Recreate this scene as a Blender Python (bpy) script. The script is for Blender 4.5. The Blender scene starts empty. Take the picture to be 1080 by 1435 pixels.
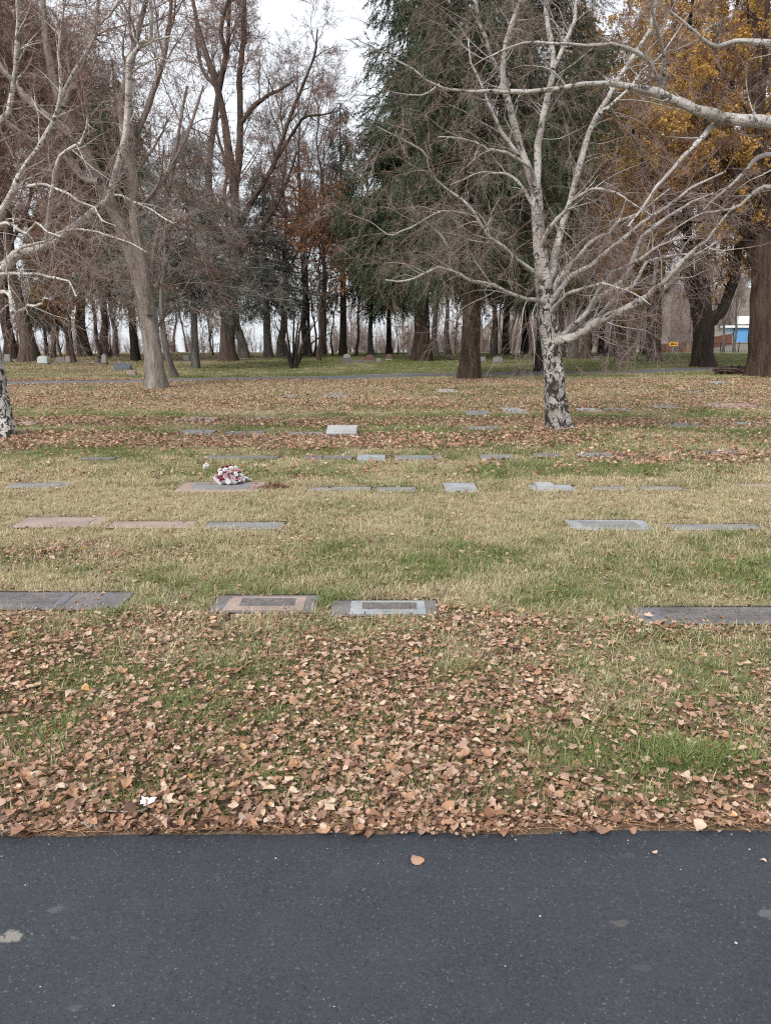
import bpy, math, random
import numpy as np

# ------------------------------------------------------------------ camera, sky, sun, exposure
scene = bpy.context.scene
COL = scene.collection
CAM_H, FPX, PCX, PCY, HORIZON = 1.7, 1050.0, 540.0, 717.5, 465.0
PITCH = math.atan((PCY - HORIZON) / FPX)
cam_data = bpy.data.cameras.new('camera')
cam = bpy.data.objects.new('camera', cam_data)
COL.objects.link(cam)
cam.location = (0, 0, CAM_H)
cam.rotation_euler = (math.pi / 2 - PITCH, 0, 0)
cam_data.sensor_fit = 'HORIZONTAL'
cam_data.sensor_width = 36.0
cam_data.lens = 36.0 * FPX / 1080.0
cam_data.clip_end = 5000
scene.camera = cam

world = bpy.data.worlds.new("World")
scene.world = world
world.use_nodes = True
wn, wl = world.node_tree.nodes, world.node_tree.links
wn.clear()
SUN_EL, SUN_ROT = math.radians(45), math.radians(215)
sky = wn.new('ShaderNodeTexSky')
sky.sky_type = 'NISHITA'
sky.sun_disc = False
sky.sun_elevation = SUN_EL
sky.sun_rotation = SUN_ROT
sky.dust_density = 4.0
hs = wn.new('ShaderNodeHueSaturation')
hs.inputs['Saturation'].default_value = 0.35
bg = wn.new('ShaderNodeBackground')
bg.inputs['Strength'].default_value = 0.05
cl = wn.new('ShaderNodeBackground')           # the even cloud deck
cl.inputs['Color'].default_value = (0.90, 0.95, 1.0, 1)
cl.inputs['Strength'].default_value = 0.52
ad = wn.new('ShaderNodeAddShader')
wo = wn.new('ShaderNodeOutputWorld')
wl.new(sky.outputs[0], hs.inputs['Color'])
wl.new(hs.outputs[0], bg.inputs['Color'])
wl.new(bg.outputs[0], ad.inputs[0])
wl.new(cl.outputs[0], ad.inputs[1])
wl.new(ad.outputs[0], wo.inputs['Surface'])

sd = bpy.data.lights.new('sun', 'SUN')
sd.energy = 1.5
sd.angle = math.radians(20)
sd.color = (1.0, 0.95, 0.88)
sun = bpy.data.objects.new('sun', sd)
COL.objects.link(sun)
sun.rotation_euler = (math.pi / 2 - SUN_EL, 0, math.radians(-35))

scene.view_settings.view_transform = 'Standard'
scene.view_settings.look = 'None'
scene.view_settings.gamma = 1
scene.view_settings.exposure = 0.84
scene.view_settings.use_curve_mapping = False
scene.cycles.use_denoising = False
scene.cycles.filter_width = 1.15

# ------------------------------------------------------------------ maths helpers
CT, ST = math.cos(PITCH), math.sin(PITCH)


def smooth(t):
    t = np.clip(t, 0, 1)
    return t * t * (3 - 2 * t)


def ground_z(x, y):
    x = np.asarray(x, float)
    y = np.asarray(y, float)
    lawn = 0.035 * smooth((y - 2.26) / 0.22)
    und = (0.03 * np.sin(x * .35 + 1) * np.sin(y * .22) + 0.018 * np.sin(x * .8 + y * .45)) * smooth((y - 3) / 4)
    yy = np.maximum(0, y - 56)
    fall = np.where(yy < 17, -0.0009 * yy ** 2, -0.2601 - 0.0306 * (yy - 17))
    cap = -1.4 + 0.0 * x
    k = smooth((x - 8 - .12 * np.maximum(0, y - 60)) / 14)
    drop = fall * (1 - k) + np.maximum(fall, cap) * k
    bank = 1.45 * smooth((x - 41) / 8) * smooth((y - 90) / 14)
    hill = 15 * smooth((x - 22) / 60) * smooth((y - 132) / 110)
    return lawn + und + drop + bank + hill


def ray(px, py):
    a, b = (px - PCX) / FPX, (PCY - py) / FPX
    return np.array((a, CT + b * ST, -ST + b * CT))


def at(px, py, Y):
    """the place seen at a photo pixel, Y metres in front of the road edge camera"""
    d = ray(px, py)
    return d * (Y / d[1]) + np.array((0, 0, CAM_H))


def gnd(px, py):
    """the point of the ground seen at a photo pixel"""
    d = ray(px, py)
    z = 0.0
    for _ in range(30):
        t = (z - CAM_H) / d[2]
        z = float(ground_z(d[0] * t, d[1] * t))
    return np.array((d[0] * t, d[1] * t, z))


def hash2(ix, iy, seed):
    h = (ix.astype(np.int64) * 374761393 + iy.astype(np.int64) * 668265263 + seed * 974634777) & 0xffffffff
    h = ((h ^ (h >> 13)) * 1274126177) & 0xffffffff
    h = h ^ (h >> 16)
    return (h & 0xffff) / 65535.0


def vnoise(x, y, seed=0):
    x = np.asarray(x, float)
    y = np.asarray(y, float)
    xi, yi = np.floor(x), np.floor(y)
    fx, fy = smooth(x - xi), smooth(y - yi)
    a, b = hash2(xi, yi, seed), hash2(xi + 1, yi, seed)
    c, d = hash2(xi, yi + 1, seed), hash2(xi + 1, yi + 1, seed)
    return (a * (1 - fx) + b * fx) * (1 - fy) + (c * (1 - fx) + d * fx) * fy


def fbm(x, y, seed=0, o=4):
    s, a, t = 0, 1.0, 0
    for k in range(o):
        s = s + a * vnoise(x * 2 ** k, y * 2 ** k, seed + k * 17)
        t += a
        a *= .55
    return s / t


def nrm(v):
    return v / np.maximum(np.linalg.norm(v, axis=-1, keepdims=True), 1e-9)


# ------------------------------------------------------------------ mesh accumulator
class Acc:
    def __init__(self):
        self.v, self.f, self.at, self.n = [], [], {}, 0
        self.fm = []

    def add(self, v, faces, mat=0, **attrs):
        v = np.asarray(v, float).reshape(-1, 3)
        faces = np.asarray(faces, int)
        self.v.append(v)
        self.f.append(faces + self.n)
        self.fm.append(np.full(len(faces), mat))
        for k, a in attrs.items():
            self.at.setdefault(k, []).append((self.n, np.asarray(a, float)))
        self.n += len(v)

    def mesh(self, name, mats, smooth_shade=True):
        me = bpy.data.meshes.new(name)
        v = np.concatenate(self.v) if self.v else np.zeros((0, 3))
        me.vertices.add(len(v))
        me.vertices.foreach_set('co', v.ravel())
        loops, starts, n = [], [], 0
        for f in self.f:
            loops.append(f.ravel())
            starts.append(n + np.arange(len(f)) * f.shape[1])
            n += f.size
        loops = np.concatenate(loops)
        starts = np.concatenate(starts)
        me.loops.add(len(loops))
        me.loops.foreach_set('vertex_index', loops.astype(np.int32))
        me.polygons.add(len(starts))
        me.polygons.foreach_set('loop_start', starts.astype(np.int32))
        me.polygons.foreach_set('material_index', np.concatenate(self.fm).astype(np.int32))
        me.polygons.foreach_set('use_smooth', np.full(len(starts), smooth_shade))
        for k, parts in self.at.items():
            vec = parts[0][1].ndim == 2
            full = np.zeros((len(v), 3) if vec else len(v))
            for o, a in parts:
                full[o:o + len(a)] = a
            la = me.attributes.new(k, 'FLOAT_VECTOR' if vec else 'FLOAT', 'POINT')
            la.data.foreach_set('vector' if vec else 'value', full.ravel())
        me.update(calc_edges=True)
        for m in mats if isinstance(mats, (list, tuple)) else [mats]:
            me.materials.append(m)
        return me

    def build(self, name, mats, parent=None, smooth_shade=True, loc=None):
        o = bpy.data.objects.new(name, self.mesh(name, mats, smooth_shade))
        COL.objects.link(o)
        if parent is not None:
            o.parent = parent
        if loc is not None:
            o.location = loc
        return o

    def box(self, c, s, rz=0, mat=0, taper=1.0):
        x, y, z = s[0] / 2, s[1] / 2, s[2] / 2
        v = np.array([(-x, -y, -z), (x, -y, -z), (x, y, -z), (-x, y, -z),
                      (-x * taper, -y * taper, z), (x * taper, -y * taper, z), (x * taper, y * taper, z), (-x * taper, y * taper, z)])
        cr, sr = math.cos(rz), math.sin(rz)
        v = np.stack([v[:, 0] * cr - v[:, 1] * sr, v[:, 0] * sr + v[:, 1] * cr, v[:, 2]], 1) + np.array(c)
        self.add(v, [(0, 3, 2, 1), (4, 5, 6, 7), (0, 1, 5, 4), (1, 2, 6, 5), (2, 3, 7, 6), (3, 0, 4, 7)], mat)

    def prism(self, outline, z0, z1, mat=0):
        """outline of (x, y), counter-clockwise, raised from z0 to z1"""
        n = len(outline)
        v = [(x, y, z0) for x, y in outline] + [(x, y, z1) for x, y in outline]
        c0 = len(v)
        self.add(v, [(i, (i + 1) % n, n + (i + 1) % n, n + i) for i in range(n)], mat)
        cx, cy = np.mean([p[0] for p in outline]), np.mean([p[1] for p in outline])
        self.add([(x, y, z1) for x, y in outline] + [(cx, cy, z1)], [(i, (i + 1) % n, n) for i in range(n)], mat)
        self.add([(x, y, z0) for x, y in outline] + [(cx, cy, z0)], [((i + 1) % n, i, n) for i in range(n)], mat)

    def tube(self, P, R, S, rng, mat=0, rough=0.0, flare=None):
        P = np.asarray(P, float)
        R = np.asarray(R, float)
        N, K, _ = P.shape
        if N == 0:
            return
        T = nrm(np.gradient(P, axis=1))
        chord = nrm(P[:, -1] - P[:, 0])
        ax = np.argmin(np.abs(chord), axis=1)
        ref = np.eye(3)[ax][:, None, :]
        N1 = nrm(ref - (ref * T).sum(-1, keepdims=True) * T)
        N2 = np.cross(T, N1)
        a = np.arange(S) / S * 2 * np.pi
        ca, sa = np.cos(a), np.sin(a)
        rr = np.broadcast_to(R[:, :, None], (N, K, S)).copy()
        seg = np.linalg.norm(np.diff(P, axis=1), axis=-1)
        s = np.concatenate([np.zeros((N, 1)), np.cumsum(seg, 1)], 1)
        if rough:
            for n in range(N):
                sd_ = int(rng.integers(1e6))
                A, Z = np.meshgrid(np.arange(S), s[n])
                lump = vnoise(np.cos(a)[None, :] * 1.7 + 9 + Z * .35, np.sin(a)[None, :] * 1.7 + Z * .2, sd_) - .5
                ridge = vnoise(A * 1.0 + 3, Z * .5, sd_ + 3) - .5
                rr[n] *= 1 + rough * (1.2 * lump + .8 * ridge)
        if flare:
            amt, hgt, lobes = flare
            for n in range(N):
                ph = rng.random() * 6
                e = np.exp(-s[n] / hgt)[:, None]
                rr[n] *= 1 + amt * e * (0.75 + 0.5 * np.cos(lobes * a + ph) + .25 * np.cos((lobes + 2) * a + 2 * ph))[None, :]
        V = P[:, :, None, :] + rr[..., None] * (ca[None, None, :, None] * N1[:, :, None, :] + sa[None, None, :, None] * N2[:, :, None, :])
        off = rng.random((N, 1)) * 40
        sb = np.broadcast_to((s + off)[:, :, None], (N, K, S))
        Rb = np.broadcast_to(R[:, :, None], (N, K, S))
        bk = np.stack([Rb * ca, Rb * sa, sb], -1)
        base = (np.arange(N) * K * S)[:, None, None]
        k = np.arange(K - 1)[None, :, None] * S
        j = np.arange(S)[None, None, :]
        j2 = (j + 1) % S
        q = np.stack([base + k + j, base + k + j2, base + k + S + j2, base + k + S + j], -1).reshape(-1, 4)
        h = np.broadcast_to(s[:, :, None], (N, K, S))
        self.add(V.reshape(-1, 3), q, mat, bk=bk.reshape(-1, 3), rad=Rb.reshape(-1), hgt=h.reshape(-1))

    def diamonds(self, C, D, W, L, wid, rng, mat=0, bend=.15, tint=None):
        """leaf sized bent diamonds: C centres, D long direction, W width direction"""
        n = len(C)
        if n == 0:
            return
        D, W = nrm(D), nrm(W - (W * nrm(D)).sum(-1, keepdims=True) * nrm(D))
        U = np.cross(D, W)
        L = np.broadcast_to(np.asarray(L, float), (n,))[:, None]
        wid = np.broadcast_to(np.asarray(wid, float), (n,))[:, None]
        b = bend * wid
        v = np.stack([C - D * L / 2, C + W * wid / 2 + U * b, C + D * L / 2, C - W * wid / 2 + U * b], 1)
        i = np.arange(n)[:, None] * 4
        f = np.concatenate([i + np.array([[0, 1, 2]]), i + np.array([[0, 2, 3]])])
        t = rng.random(n) if tint is None else tint
        self.add(v.reshape(-1, 3), f, mat, tint=np.repeat(t, 4))


def catmull(pts, K):
    p = np.asarray(pts, float)
    p = np.concatenate([2 * p[:1] - p[1:2], p, 2 * p[-1:] - p[-2:-1]])
    n = len(p) - 3
    out = []
    for u in np.linspace(0, n - 1e-6, K):
        i = int(u)
        t = u - i
        a, b, c, d = p[i:i + 4]
        out.append(.5 * (2 * b + (c - a) * t + (2 * a - 5 * b + 4 * c - d) * t * t + (3 * b - a - 3 * c + d) * t ** 3))
    return np.array(out)


def plen(P):
    return np.linalg.norm(np.diff(P, axis=1), axis=-1).sum(1)


def sprout(rng, P, R, per_m, t0, t1, ang, length, rr, rmax, K=4, wander=.15, grav=0.0, up=0.0, tip=.25, shrink=.5, side=None, rmin=.0015):
    """grow children from every polyline of a level: returns the next level"""
    N, Kp, _ = P.shape
    L = plen(P)
    cnt = np.floor(L * per_m * (t1 - t0) + rng.random(N)).astype(int)
    idx = np.repeat(np.arange(N), cnt)
    M = len(idx)
    if M == 0:
        return np.zeros((0, K, 3)), np.zeros((0, K))
    t = t0 + (t1 - t0) * rng.random(M)
    f = t * (Kp - 1) * .9999
    i = f.astype(int)
    fr = (f - i)[:, None]
    p = P[idx, i] * (1 - fr) + P[idx, i + 1] * fr
    tan = nrm(P[idx, i + 1] - P[idx, i])
    r = R[idx, i] * (1 - fr[:, 0]) + R[idx, i + 1] * fr[:, 0]
    rv = rng.normal(size=(M, 3))
    if side is not None:
        rv = rv + np.asarray(side)
    perp = nrm(rv - (rv * tan).sum(-1, keepdims=True) * tan)
    an = np.radians(ang[0] + (ang[1] - ang[0]) * rng.random(M))[:, None]
    d = tan * np.cos(an) + perp * np.sin(an)
    ln = (length[0] + (length[1] - length[0]) * rng.random(M) ** 1.3) * (1 - shrink * t)
    r0 = np.clip(r * rr, rmin, rmax)
    out = np.zeros((M, K, 3))
    out[:, 0] = p
    for k in range(1, K):
        d = d + wander * rng.normal(size=(M, 3))
        d[:, 2] += up - grav * k / (K - 1)
        d = nrm(d)
        p = p + d * (ln / (K - 1))[:, None]
        out[:, k] = p
    RR = r0[:, None] * (1 - (1 - tip) * np.linspace(0, 1, K))[None, :]
    return out, RR


# ------------------------------------------------------------------ materials
def new_mat(name):
    m = bpy.data.materials.new(name)
    m.use_nodes = True
    nt = m.node_tree
    nt.nodes.clear()
    out = nt.nodes.new('ShaderNodeOutputMaterial')
    b = nt.nodes.new('ShaderNodeBsdfPrincipled')
    b.inputs['Roughness'].default_value = .85
    b.inputs['Specular IOR Level'].default_value = .2
    nt.links.new(b.outputs[0], out.inputs['Surface'])
    return m, nt, b


def node(nt, t, **kw):
    n = nt.nodes.new(t)
    for k, v in kw.items():
        if k in n.inputs:
            n.inputs[k].default_value = v
        else:
            setattr(n, k, v)
    return n


def attr(nt, name, instancer=False):
    n = nt.nodes.new('ShaderNodeAttribute')
    n.attribute_name = name
    if instancer:
        n.attribute_type = 'INSTANCER'
    return n


def ramp(nt, fac, stops, interp='LINEAR'):
    n = nt.nodes.new('ShaderNodeValToRGB')
    n.color_ramp.interpolation = interp
    e = n.color_ramp.elements
    while len(e) < len(stops):
        e.new(.5)
    for el, (p, c) in zip(e, stops):
        el.position = p
        el.color = (*c, 1) if len(c) == 3 else c
    nt.links.new(fac, n.inputs['Fac'])
    return n


def mixc(nt, fac, a, b, mode='MIX'):
    n = nt.nodes.new('ShaderNodeMix')
    n.data_type = 'RGBA'
    n.blend_type = mode
    for sock, val in ((n.inputs['Factor'], fac), (n.inputs['A'], a), (n.inputs['B'], b)):
        if hasattr(val, 'is_output'):
            nt.links.new(val, sock)
        elif isinstance(val, (int, float)):
            sock.default_value = val
        else:
            sock.default_value = (*val, 1)
    return n.outputs['Result']


def mapr(nt, v, a, b, c=0.0, d=1.0):
    n = nt.nodes.new('ShaderNodeMapRange')
    n.inputs['From Min'].default_value = a
    n.inputs['From Max'].default_value = b
    n.inputs['To Min'].default_value = c
    n.inputs['To Max'].default_value = d
    nt.links.new(v, n.inputs['Value'])
    return n.outputs['Result']


def scaled(nt, vec, s):
    n = nt.nodes.new('ShaderNodeMapping')
    n.inputs['Scale'].default_value = s
    nt.links.new(vec, n.inputs['Vector'])
    return n.outputs['Vector']


def noise(nt, vec, scale, detail=4.0, rough=.55, dist=0.0):
    n = nt.nodes.new('ShaderNodeTexNoise')
    n.inputs['Scale'].default_value = scale
    n.inputs['Detail'].default_value = detail
    n.inputs['Roughness'].default_value = rough
    n.inputs['Distortion'].default_value = dist
    if vec is not None:
        nt.links.new(vec, n.inputs['Vector'])
    return n


def bump(nt, b, h, strength=.5, dist=.02):
    n = nt.nodes.new('ShaderNodeBump')
    n.inputs['Strength'].default_value = strength
    n.inputs['Distance'].default_value = dist
    nt.links.new(h, n.inputs['Height'])
    nt.links.new(n.outputs[0], b.inputs['Normal'])


def bark_mat(name, dark, light, twig, r0=.006, r1=.03, lichen=None):
    m, nt, b = new_mat(name)
    bk = attr(nt, 'bk').outputs['Vector']
    rad = attr(nt, 'rad').outputs['Fac']
    n1 = noise(nt, scaled(nt, bk, (9, 9, 1.3)), 1.0, 6, .72, .5)
    n2 = noise(nt, scaled(nt, bk, (2.2, 2.2, .7)), 1.0, 3)
    c = ramp(nt, n1.outputs['Fac'], [(.38, dark), (.5, tuple((d + l) / 2 for d, l in zip(dark, light))), (.62, light)]).outputs[0]
    c = mixc(nt, mapr(nt, n2.outputs['Fac'], .4, .7, .0, .4), c, tuple(x * 1.25 for x in light) if lichen is None else lichen)
    c = mixc(nt, mapr(nt, rad, r0, r1), twig, c)
    nt.links.new(c, b.inputs['Base Color'])
    bump(nt, b, n1.outputs['Fac'], 1.0, .10)
    return m


def birch_mat(name, k=1.0, grime=.62):
    m, nt, b = new_mat(name)
    bk = attr(nt, 'bk').outputs['Vector']
    rad = attr(nt, 'rad').outputs['Fac']
    hgt = attr(nt, 'hgt').outputs['Fac']
    n1 = noise(nt, scaled(nt, bk, (3, 3, 3)), 1.0, 4)
    c = ramp(nt, n1.outputs['Fac'], [(.3, (.27 * k, .245 * k, .23 * k)), (.5, (.43 * k, .405 * k, .385 * k)), (.7, (.57 * k, .55 * k, .53 * k))]).outputs[0]
    # thin dark lenticel dashes running round the limb, and short black scars
    n2 = noise(nt, scaled(nt, bk, (7, 7, 46)), 1.0, 3, .6, .3)
    c = mixc(nt, mapr(nt, n2.outputs['Fac'], .58, .64, 0, .8), c, (.07, .06, .055))
    n5 = noise(nt, scaled(nt, bk, (9, 9, 13)), 1.0, 3, .6, .8)
    c = mixc(nt, mapr(nt, n5.outputs['Fac'], .575, .62, 0, .9), c, (.05, .042, .038))
    n6 = noise(nt, scaled(nt, bk, (1.5, 1.5, 1.6)), 1.0, 4, .6)
    c = mixc(nt, mapr(nt, n6.outputs['Fac'], .46, .62, 0, grime), c, (.20, .17, .155))
    # black ruptured bark, more of it on thick old wood
    n3 = noise(nt, scaled(nt, bk, (13, 13, 7.5)), 1.0, 5, .60, .8)
    old = mapr(nt, rad, .05, .24, -.10, .085)
    ad_ = nt.nodes.new('ShaderNodeMath')
    nt.links.new(n3.outputs['Fac'], ad_.inputs[0])
    nt.links.new(old, ad_.inputs[1])
    blk = mapr(nt, ad_.outputs[0], .535, .575)
    c = mixc(nt, blk, c, (.035, .03, .028))
    n4 = noise(nt, scaled(nt, bk, (30, 30, 12)), 1.0, 4)
    c = mixc(nt, mapr(nt, n4.outputs['Fac'], .5, .7, 0, .35), c, (.22, .19, .165))
    c = mixc(nt, mapr(nt, rad, .0032, .0075), (.22, .165, .15), c)
    nt.links.new(c, b.inputs['Base Color'])
    inv = nt.nodes.new('ShaderNodeMath')
    inv.operation = 'MULTIPLY_ADD'
    nt.links.new(blk, inv.inputs[0])
    inv.inputs[1].default_value = -1.0
    nt.links.new(n4.outputs['Fac'], inv.inputs[2])
    bump(nt, b, inv.outputs[0], .8, .025)
    return m


def tint_mat(name, stops, rough=.8, spec=.15, trans=0.0, vary=0.0):
    m, nt, b = new_mat(name)
    t = attr(nt, 'tint').outputs['Fac']
    if vary:
        mm = nt.nodes.new('ShaderNodeMath')
        mm.operation = 'MULTIPLY_ADD'
        nt.links.new(nt.nodes.new('ShaderNodeObjectInfo').outputs['Random'], mm.inputs[0])
        mm.inputs[1].default_value = vary
        nt.links.new(mapr(nt, t, 0, 1, 0, 1 - vary), mm.inputs[2])
        t = mm.outputs[0]
    c = ramp(nt, t, stops).outputs[0]
    nt.links.new(c, b.inputs['Base Color'])
    b.inputs['Roughness'].default_value = rough
    b.inputs['Specular IOR Level'].default_value = spec
    if trans:
        tr = nt.nodes.new('ShaderNodeBsdfTranslucent')
        mx = nt.nodes.new('ShaderNodeMixShader')
        mx.inputs[0].default_value = trans
        nt.links.new(c, tr.inputs['Color'])
        nt.links.new(b.outputs[0], mx.inputs[1])
        nt.links.new(tr.outputs[0], mx.inputs[2])
        out = [n for n in nt.nodes if n.type == 'OUTPUT_MATERIAL'][0]
        nt.links.new(mx.outputs[0], out.inputs['Surface'])
    return m


def stone_mat(name, c1, c2, speck=0.0, rough=.6, scale=60):
    m, nt, b = new_mat(name)
    tc = nt.nodes.new('ShaderNodeTexCoord').outputs['Object']
    n1 = noise(nt, tc, scale, 5, .7)
    n2 = noise(nt, tc, 3.5, 4)
    c = ramp(nt, n1.outputs['Fac'], [(.35, c1), (.65, c2)]).outputs[0]
    c = mixc(nt, mapr(nt, n2.outputs['Fac'], .42, .68, 0, .5), c, tuple(x * .55 for x in c1))
    nt.links.new(c, b.inputs['Base Color'])
    b.inputs['Roughness'].default_value = rough
    b.inputs['Specular IOR Level'].default_value = .35
    bump(nt, b, n1.outputs['Fac'], .4, .004)
    return m


def plain_mat(name, c, rough=.7, var=.15, scale=8):
    m, nt, b = new_mat(name)
    tc = nt.nodes.new('ShaderNodeTexCoord').outputs['Object']
    n1 = noise(nt, tc, scale, 4)
    cc = ramp(nt, n1.outputs['Fac'], [(.3, tuple(x * (1 - var) for x in c)), (.7, tuple(min(1, x * (1 + var)) for x in c))]).outputs[0]
    nt.links.new(cc, b.inputs['Base Color'])
    b.inputs['Roughness'].default_value = rough
    return m


M = {}
M['birch'] = birch_mat('birch_bark')
M['white_birch'] = birch_mat('white_birch_bark', 1.25, .35)
M['brown'] = bark_mat('brown_bark', (.030, .022, .018), (.12, .088, .072), (.22, .135, .115))
M['grey'] = bark_mat('grey_bark', (.055, .048, .042), (.22, .195, .175), (.20, .17, .155))
M['pale'] = bark_mat('pale_willow_bark', (.085, .07, .06), (.27, .235, .205), (.21, .135, .115), .01, .05)
M['dark'] = bark_mat('dark_bark', (.013, .010, .009), (.05, .037, .03), (.085, .062, .054))
M['rust'] = bark_mat('rust_bark', (.022, .015, .012), (.095, .065, .05), (.23, .14, .11))
M['mauve'] = bark_mat('mauve_bark', (.06, .05, .047), (.17, .145, .135), (.17, .135, .125))
M['trunk_brown'] = bark_mat('spruce_bark', (.022, .015, .012), (.10, .068, .052), (.06, .05, .04), .012, .05)
M['scrub'] = bark_mat('scrub_bark', (.07, .055, .05), (.17, .14, .13), (.20, .155, .14), .002, .4)
M['silver'] = bark_mat('silver_twig_bark', (.07, .06, .055), (.2, .185, .17), (.26, .245, .225))
M['needle'] = tint_mat('spruce_needles', [(0, (.022, .036, .022)), (.4, (.047, .072, .040)), (.75, (.085, .115, .064)), (1, (.15, .16, .09))], vary=.5)
M['needle_blue'] = tint_mat('blue_spruce_needles', [(0, (.03, .04, .034)), (.5, (.065, .082, .07)), (.85, (.11, .125, .108)), (1, (.17, .17, .14))], vary=.4)
M['gold'] = tint_mat('golden_leaves', [(0, (.22, .115, .038)), (.4, (.42, .24, .065)), (.75, (.56, .35, .10)), (1, (.64, .48, .19))], trans=.3, vary=.35)
M['rustleaf'] = tint_mat('rust_leaves', [(0, (.16, .075, .04)), (.5, (.36, .185, .095)), (1, (.50, .28, .14))], trans=.25, vary=.35)
M['maroonleaf'] = tint_mat('dry_brown_leaves', [(0, (.12, .065, .047)), (.5, (.25, .145, .105)), (1, (.37, .23, .165))], trans=.2, vary=.35)
M['litter'] = tint_mat('fallen_leaves', [(0, (.07, .038, .026)), (.16, (.13, .074, .05)), (.28, (.25, .13, .075)), (.38, (.20, .125, .09)), (.5, (.32, .185, .125)),
                                         (.6, (.40, .225, .135)), (.7, (.38, .25, .185)), (.84, (.47, .32, .235)), (.95, (.56, .45, .35)), (1, (.55, .27, .08))], .75, .25, .12)
M['needle_litter'] = tint_mat('dry_needles', [(0, (.12, .06, .035)), (.5, (.27, .15, .085)), (1, (.45, .31, .19))])

# ------------------------------------------------------------------ object helpers


def tag(o, label=None, cat=None, group=None, kind=None):
    for k, v in (('label', label), ('category', cat), ('group', group), ('kind', kind)):
        if v:
            o[k] = v
    return o


def empty(name, loc, label, cat, group=None, rz=0.0):
    o = bpy.data.objects.new(name, None)
    o.empty_display_size = .2
    COL.objects.link(o)
    o.location = loc
    o.rotation_euler = (0, 0, rz)
    return tag(o, label, cat, group)


def copy_tree(o, loc, label, rz=0.0, sc=(1, 1, 1), group=None):
    c = o.copy()
    COL.objects.link(c)
    c.location = loc
    c.rotation_euler = (0, 0, rz)
    c.scale = sc
    c['label'] = label
    if group:
        c['group'] = group
    for ch in list(o.children):
        k = ch.copy()
        COL.objects.link(k)
        k.parent = c
    return c


# ------------------------------------------------------------------ what lies where on the lawn
markers_rects = []      # (x0, x1, y0, y1): filled below, before the grass is sown


def path_mid(x):
    return 29.4 + .37 * x + .0015 * x * x


PATH_W = 1.35


TREE_FEET = [(*gnd(*p)[:2], r) for p, r in (((785, 601), .55), ((5, 613), .6), ((218, 545), .8), ((657, 531), 1.0), ((1070, 527), 1.5), ((983, 514), 1.4))]


def leaf_density(x, y):
    n1 = fbm(x * .9 + 5, y * .9, 3)
    n2 = fbm(x * 2.6, y * 2.2, 11)
    n3 = fbm(x * .35, y * .8, 21)
    edge = 4.12 + .35 * (n1 - .5) - .03 * x
    near = (1 - smooth((y - edge) / .35)) * np.clip(.74 - .11 * np.maximum(0, x + .3) + 1.7 * (n2 - .5) + .5 * (n1 - .5), .12, 1.2)
    near = near * (1 + .5 * (1 - smooth((y - 2.3) / .5))) + .38 * (1 - smooth((y - 2.3) / .55))
    d = .07 + .16 * smooth((n2 - .5) / .15)
    d = d + near
    blob = np.exp(-((x + 2.6) / .7) ** 2 - ((y - 5.55) / .35) ** 2)
    d = d + .7 * blob
    # swept-together bands between the rows of stones
    def band(a, b, s=.3):
        w = (n1 - .5) * .9
        return smooth((y + w - a) / s) * (1 - smooth((y + w - b) / s))
    left = 1 - smooth((x - 2.4) / 1.2)
    d = d + .95 * band(10.75, 12.35) * (left * .9 + .25)
    d = d + .8 * band(9.3, 10.3) * smooth((x - 2.0) / 1.5)
    d = d + .9 * band(13.3, 14.7)
    d = d + .35 * band(15.9, 17.5)
    d = d + .6 * band(17.0, 19.2, .6) * (.5 + n3)
    d = d + .42 * band(18.8, 27, .8) * (.4 + n3)
    bl = y > 26
    d = d + np.where(bl, .5 * smooth((-6 - x) / 8) * (.5 + n3) + .5 * smooth((x - 14) / 6) * (y < 34) + .05, 0)
    d = d + .6 * np.exp(-((x - 3.1) / 1.0) ** 2 - ((y - 13.2) / .5) ** 2)
    for bx, by, br in TREE_FEET:
        d = d + .8 * np.exp(-((x - bx) ** 2 + (y - by) ** 2) / br ** 2)
    return np.clip(d * (.6 + .8 * fbm(x * 5, y * 5, 31)), 0, 1.4)


def greenness(x, y):
    n1 = fbm(x * .45 + 50, y * .95, 41)
    n2 = fbm(x * 2.4 + 9, y * 2.4, 43)
    g = .40 + 1.9 * (n1 - .5) + 1.7 * (n2 - .5) + .5 * (vnoise(x * 9, y * 9, 45) - .5)
    g = g + .06 + .42 * (1 - smooth((y - 4.2) / .6)) + .30 * np.exp(-((y - 4.9) / .7) ** 2)
    g = g - .40 * smooth((y - 5.6) / .8) * (1 - smooth((y - 8.3) / .6))
    g = g + .40 * np.exp(-((x + 1.4) / 1.2) ** 2 - ((y - 9.3) / .7) ** 2)
    g = g + .30 * (np.exp(-((y - 12.85) / .3) ** 2) + np.exp(-((y - 15.3) / .45) ** 2) + .7 * np.exp(-((y - 10.4) / .35) ** 2))
    g = g - .12 * smooth((y - 16) / 2) * (1 - smooth((y - 27) / 2))
    g = g + np.where(y > path_mid(x), .52 * smooth((x + 11) / 6), 0)
    g = g + .5 * np.exp(-((x - 1.28) / .28) ** 2 - ((y - 2.78) / .13) ** 2)
    return np.clip(g, 0, 1)


def clear_of_markers(x, y, m):
    ok = np.ones(len(x), bool)
    for (a, b, c, d) in markers_rects:
        ok &= ~((x > a - m) & (x < b + m) & (y > c - m) & (y < d + m * 1.2))
    return ok


def clear_of_path(x, y, m):
    return np.abs(y - path_mid(x)) > PATH_W + m


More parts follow.
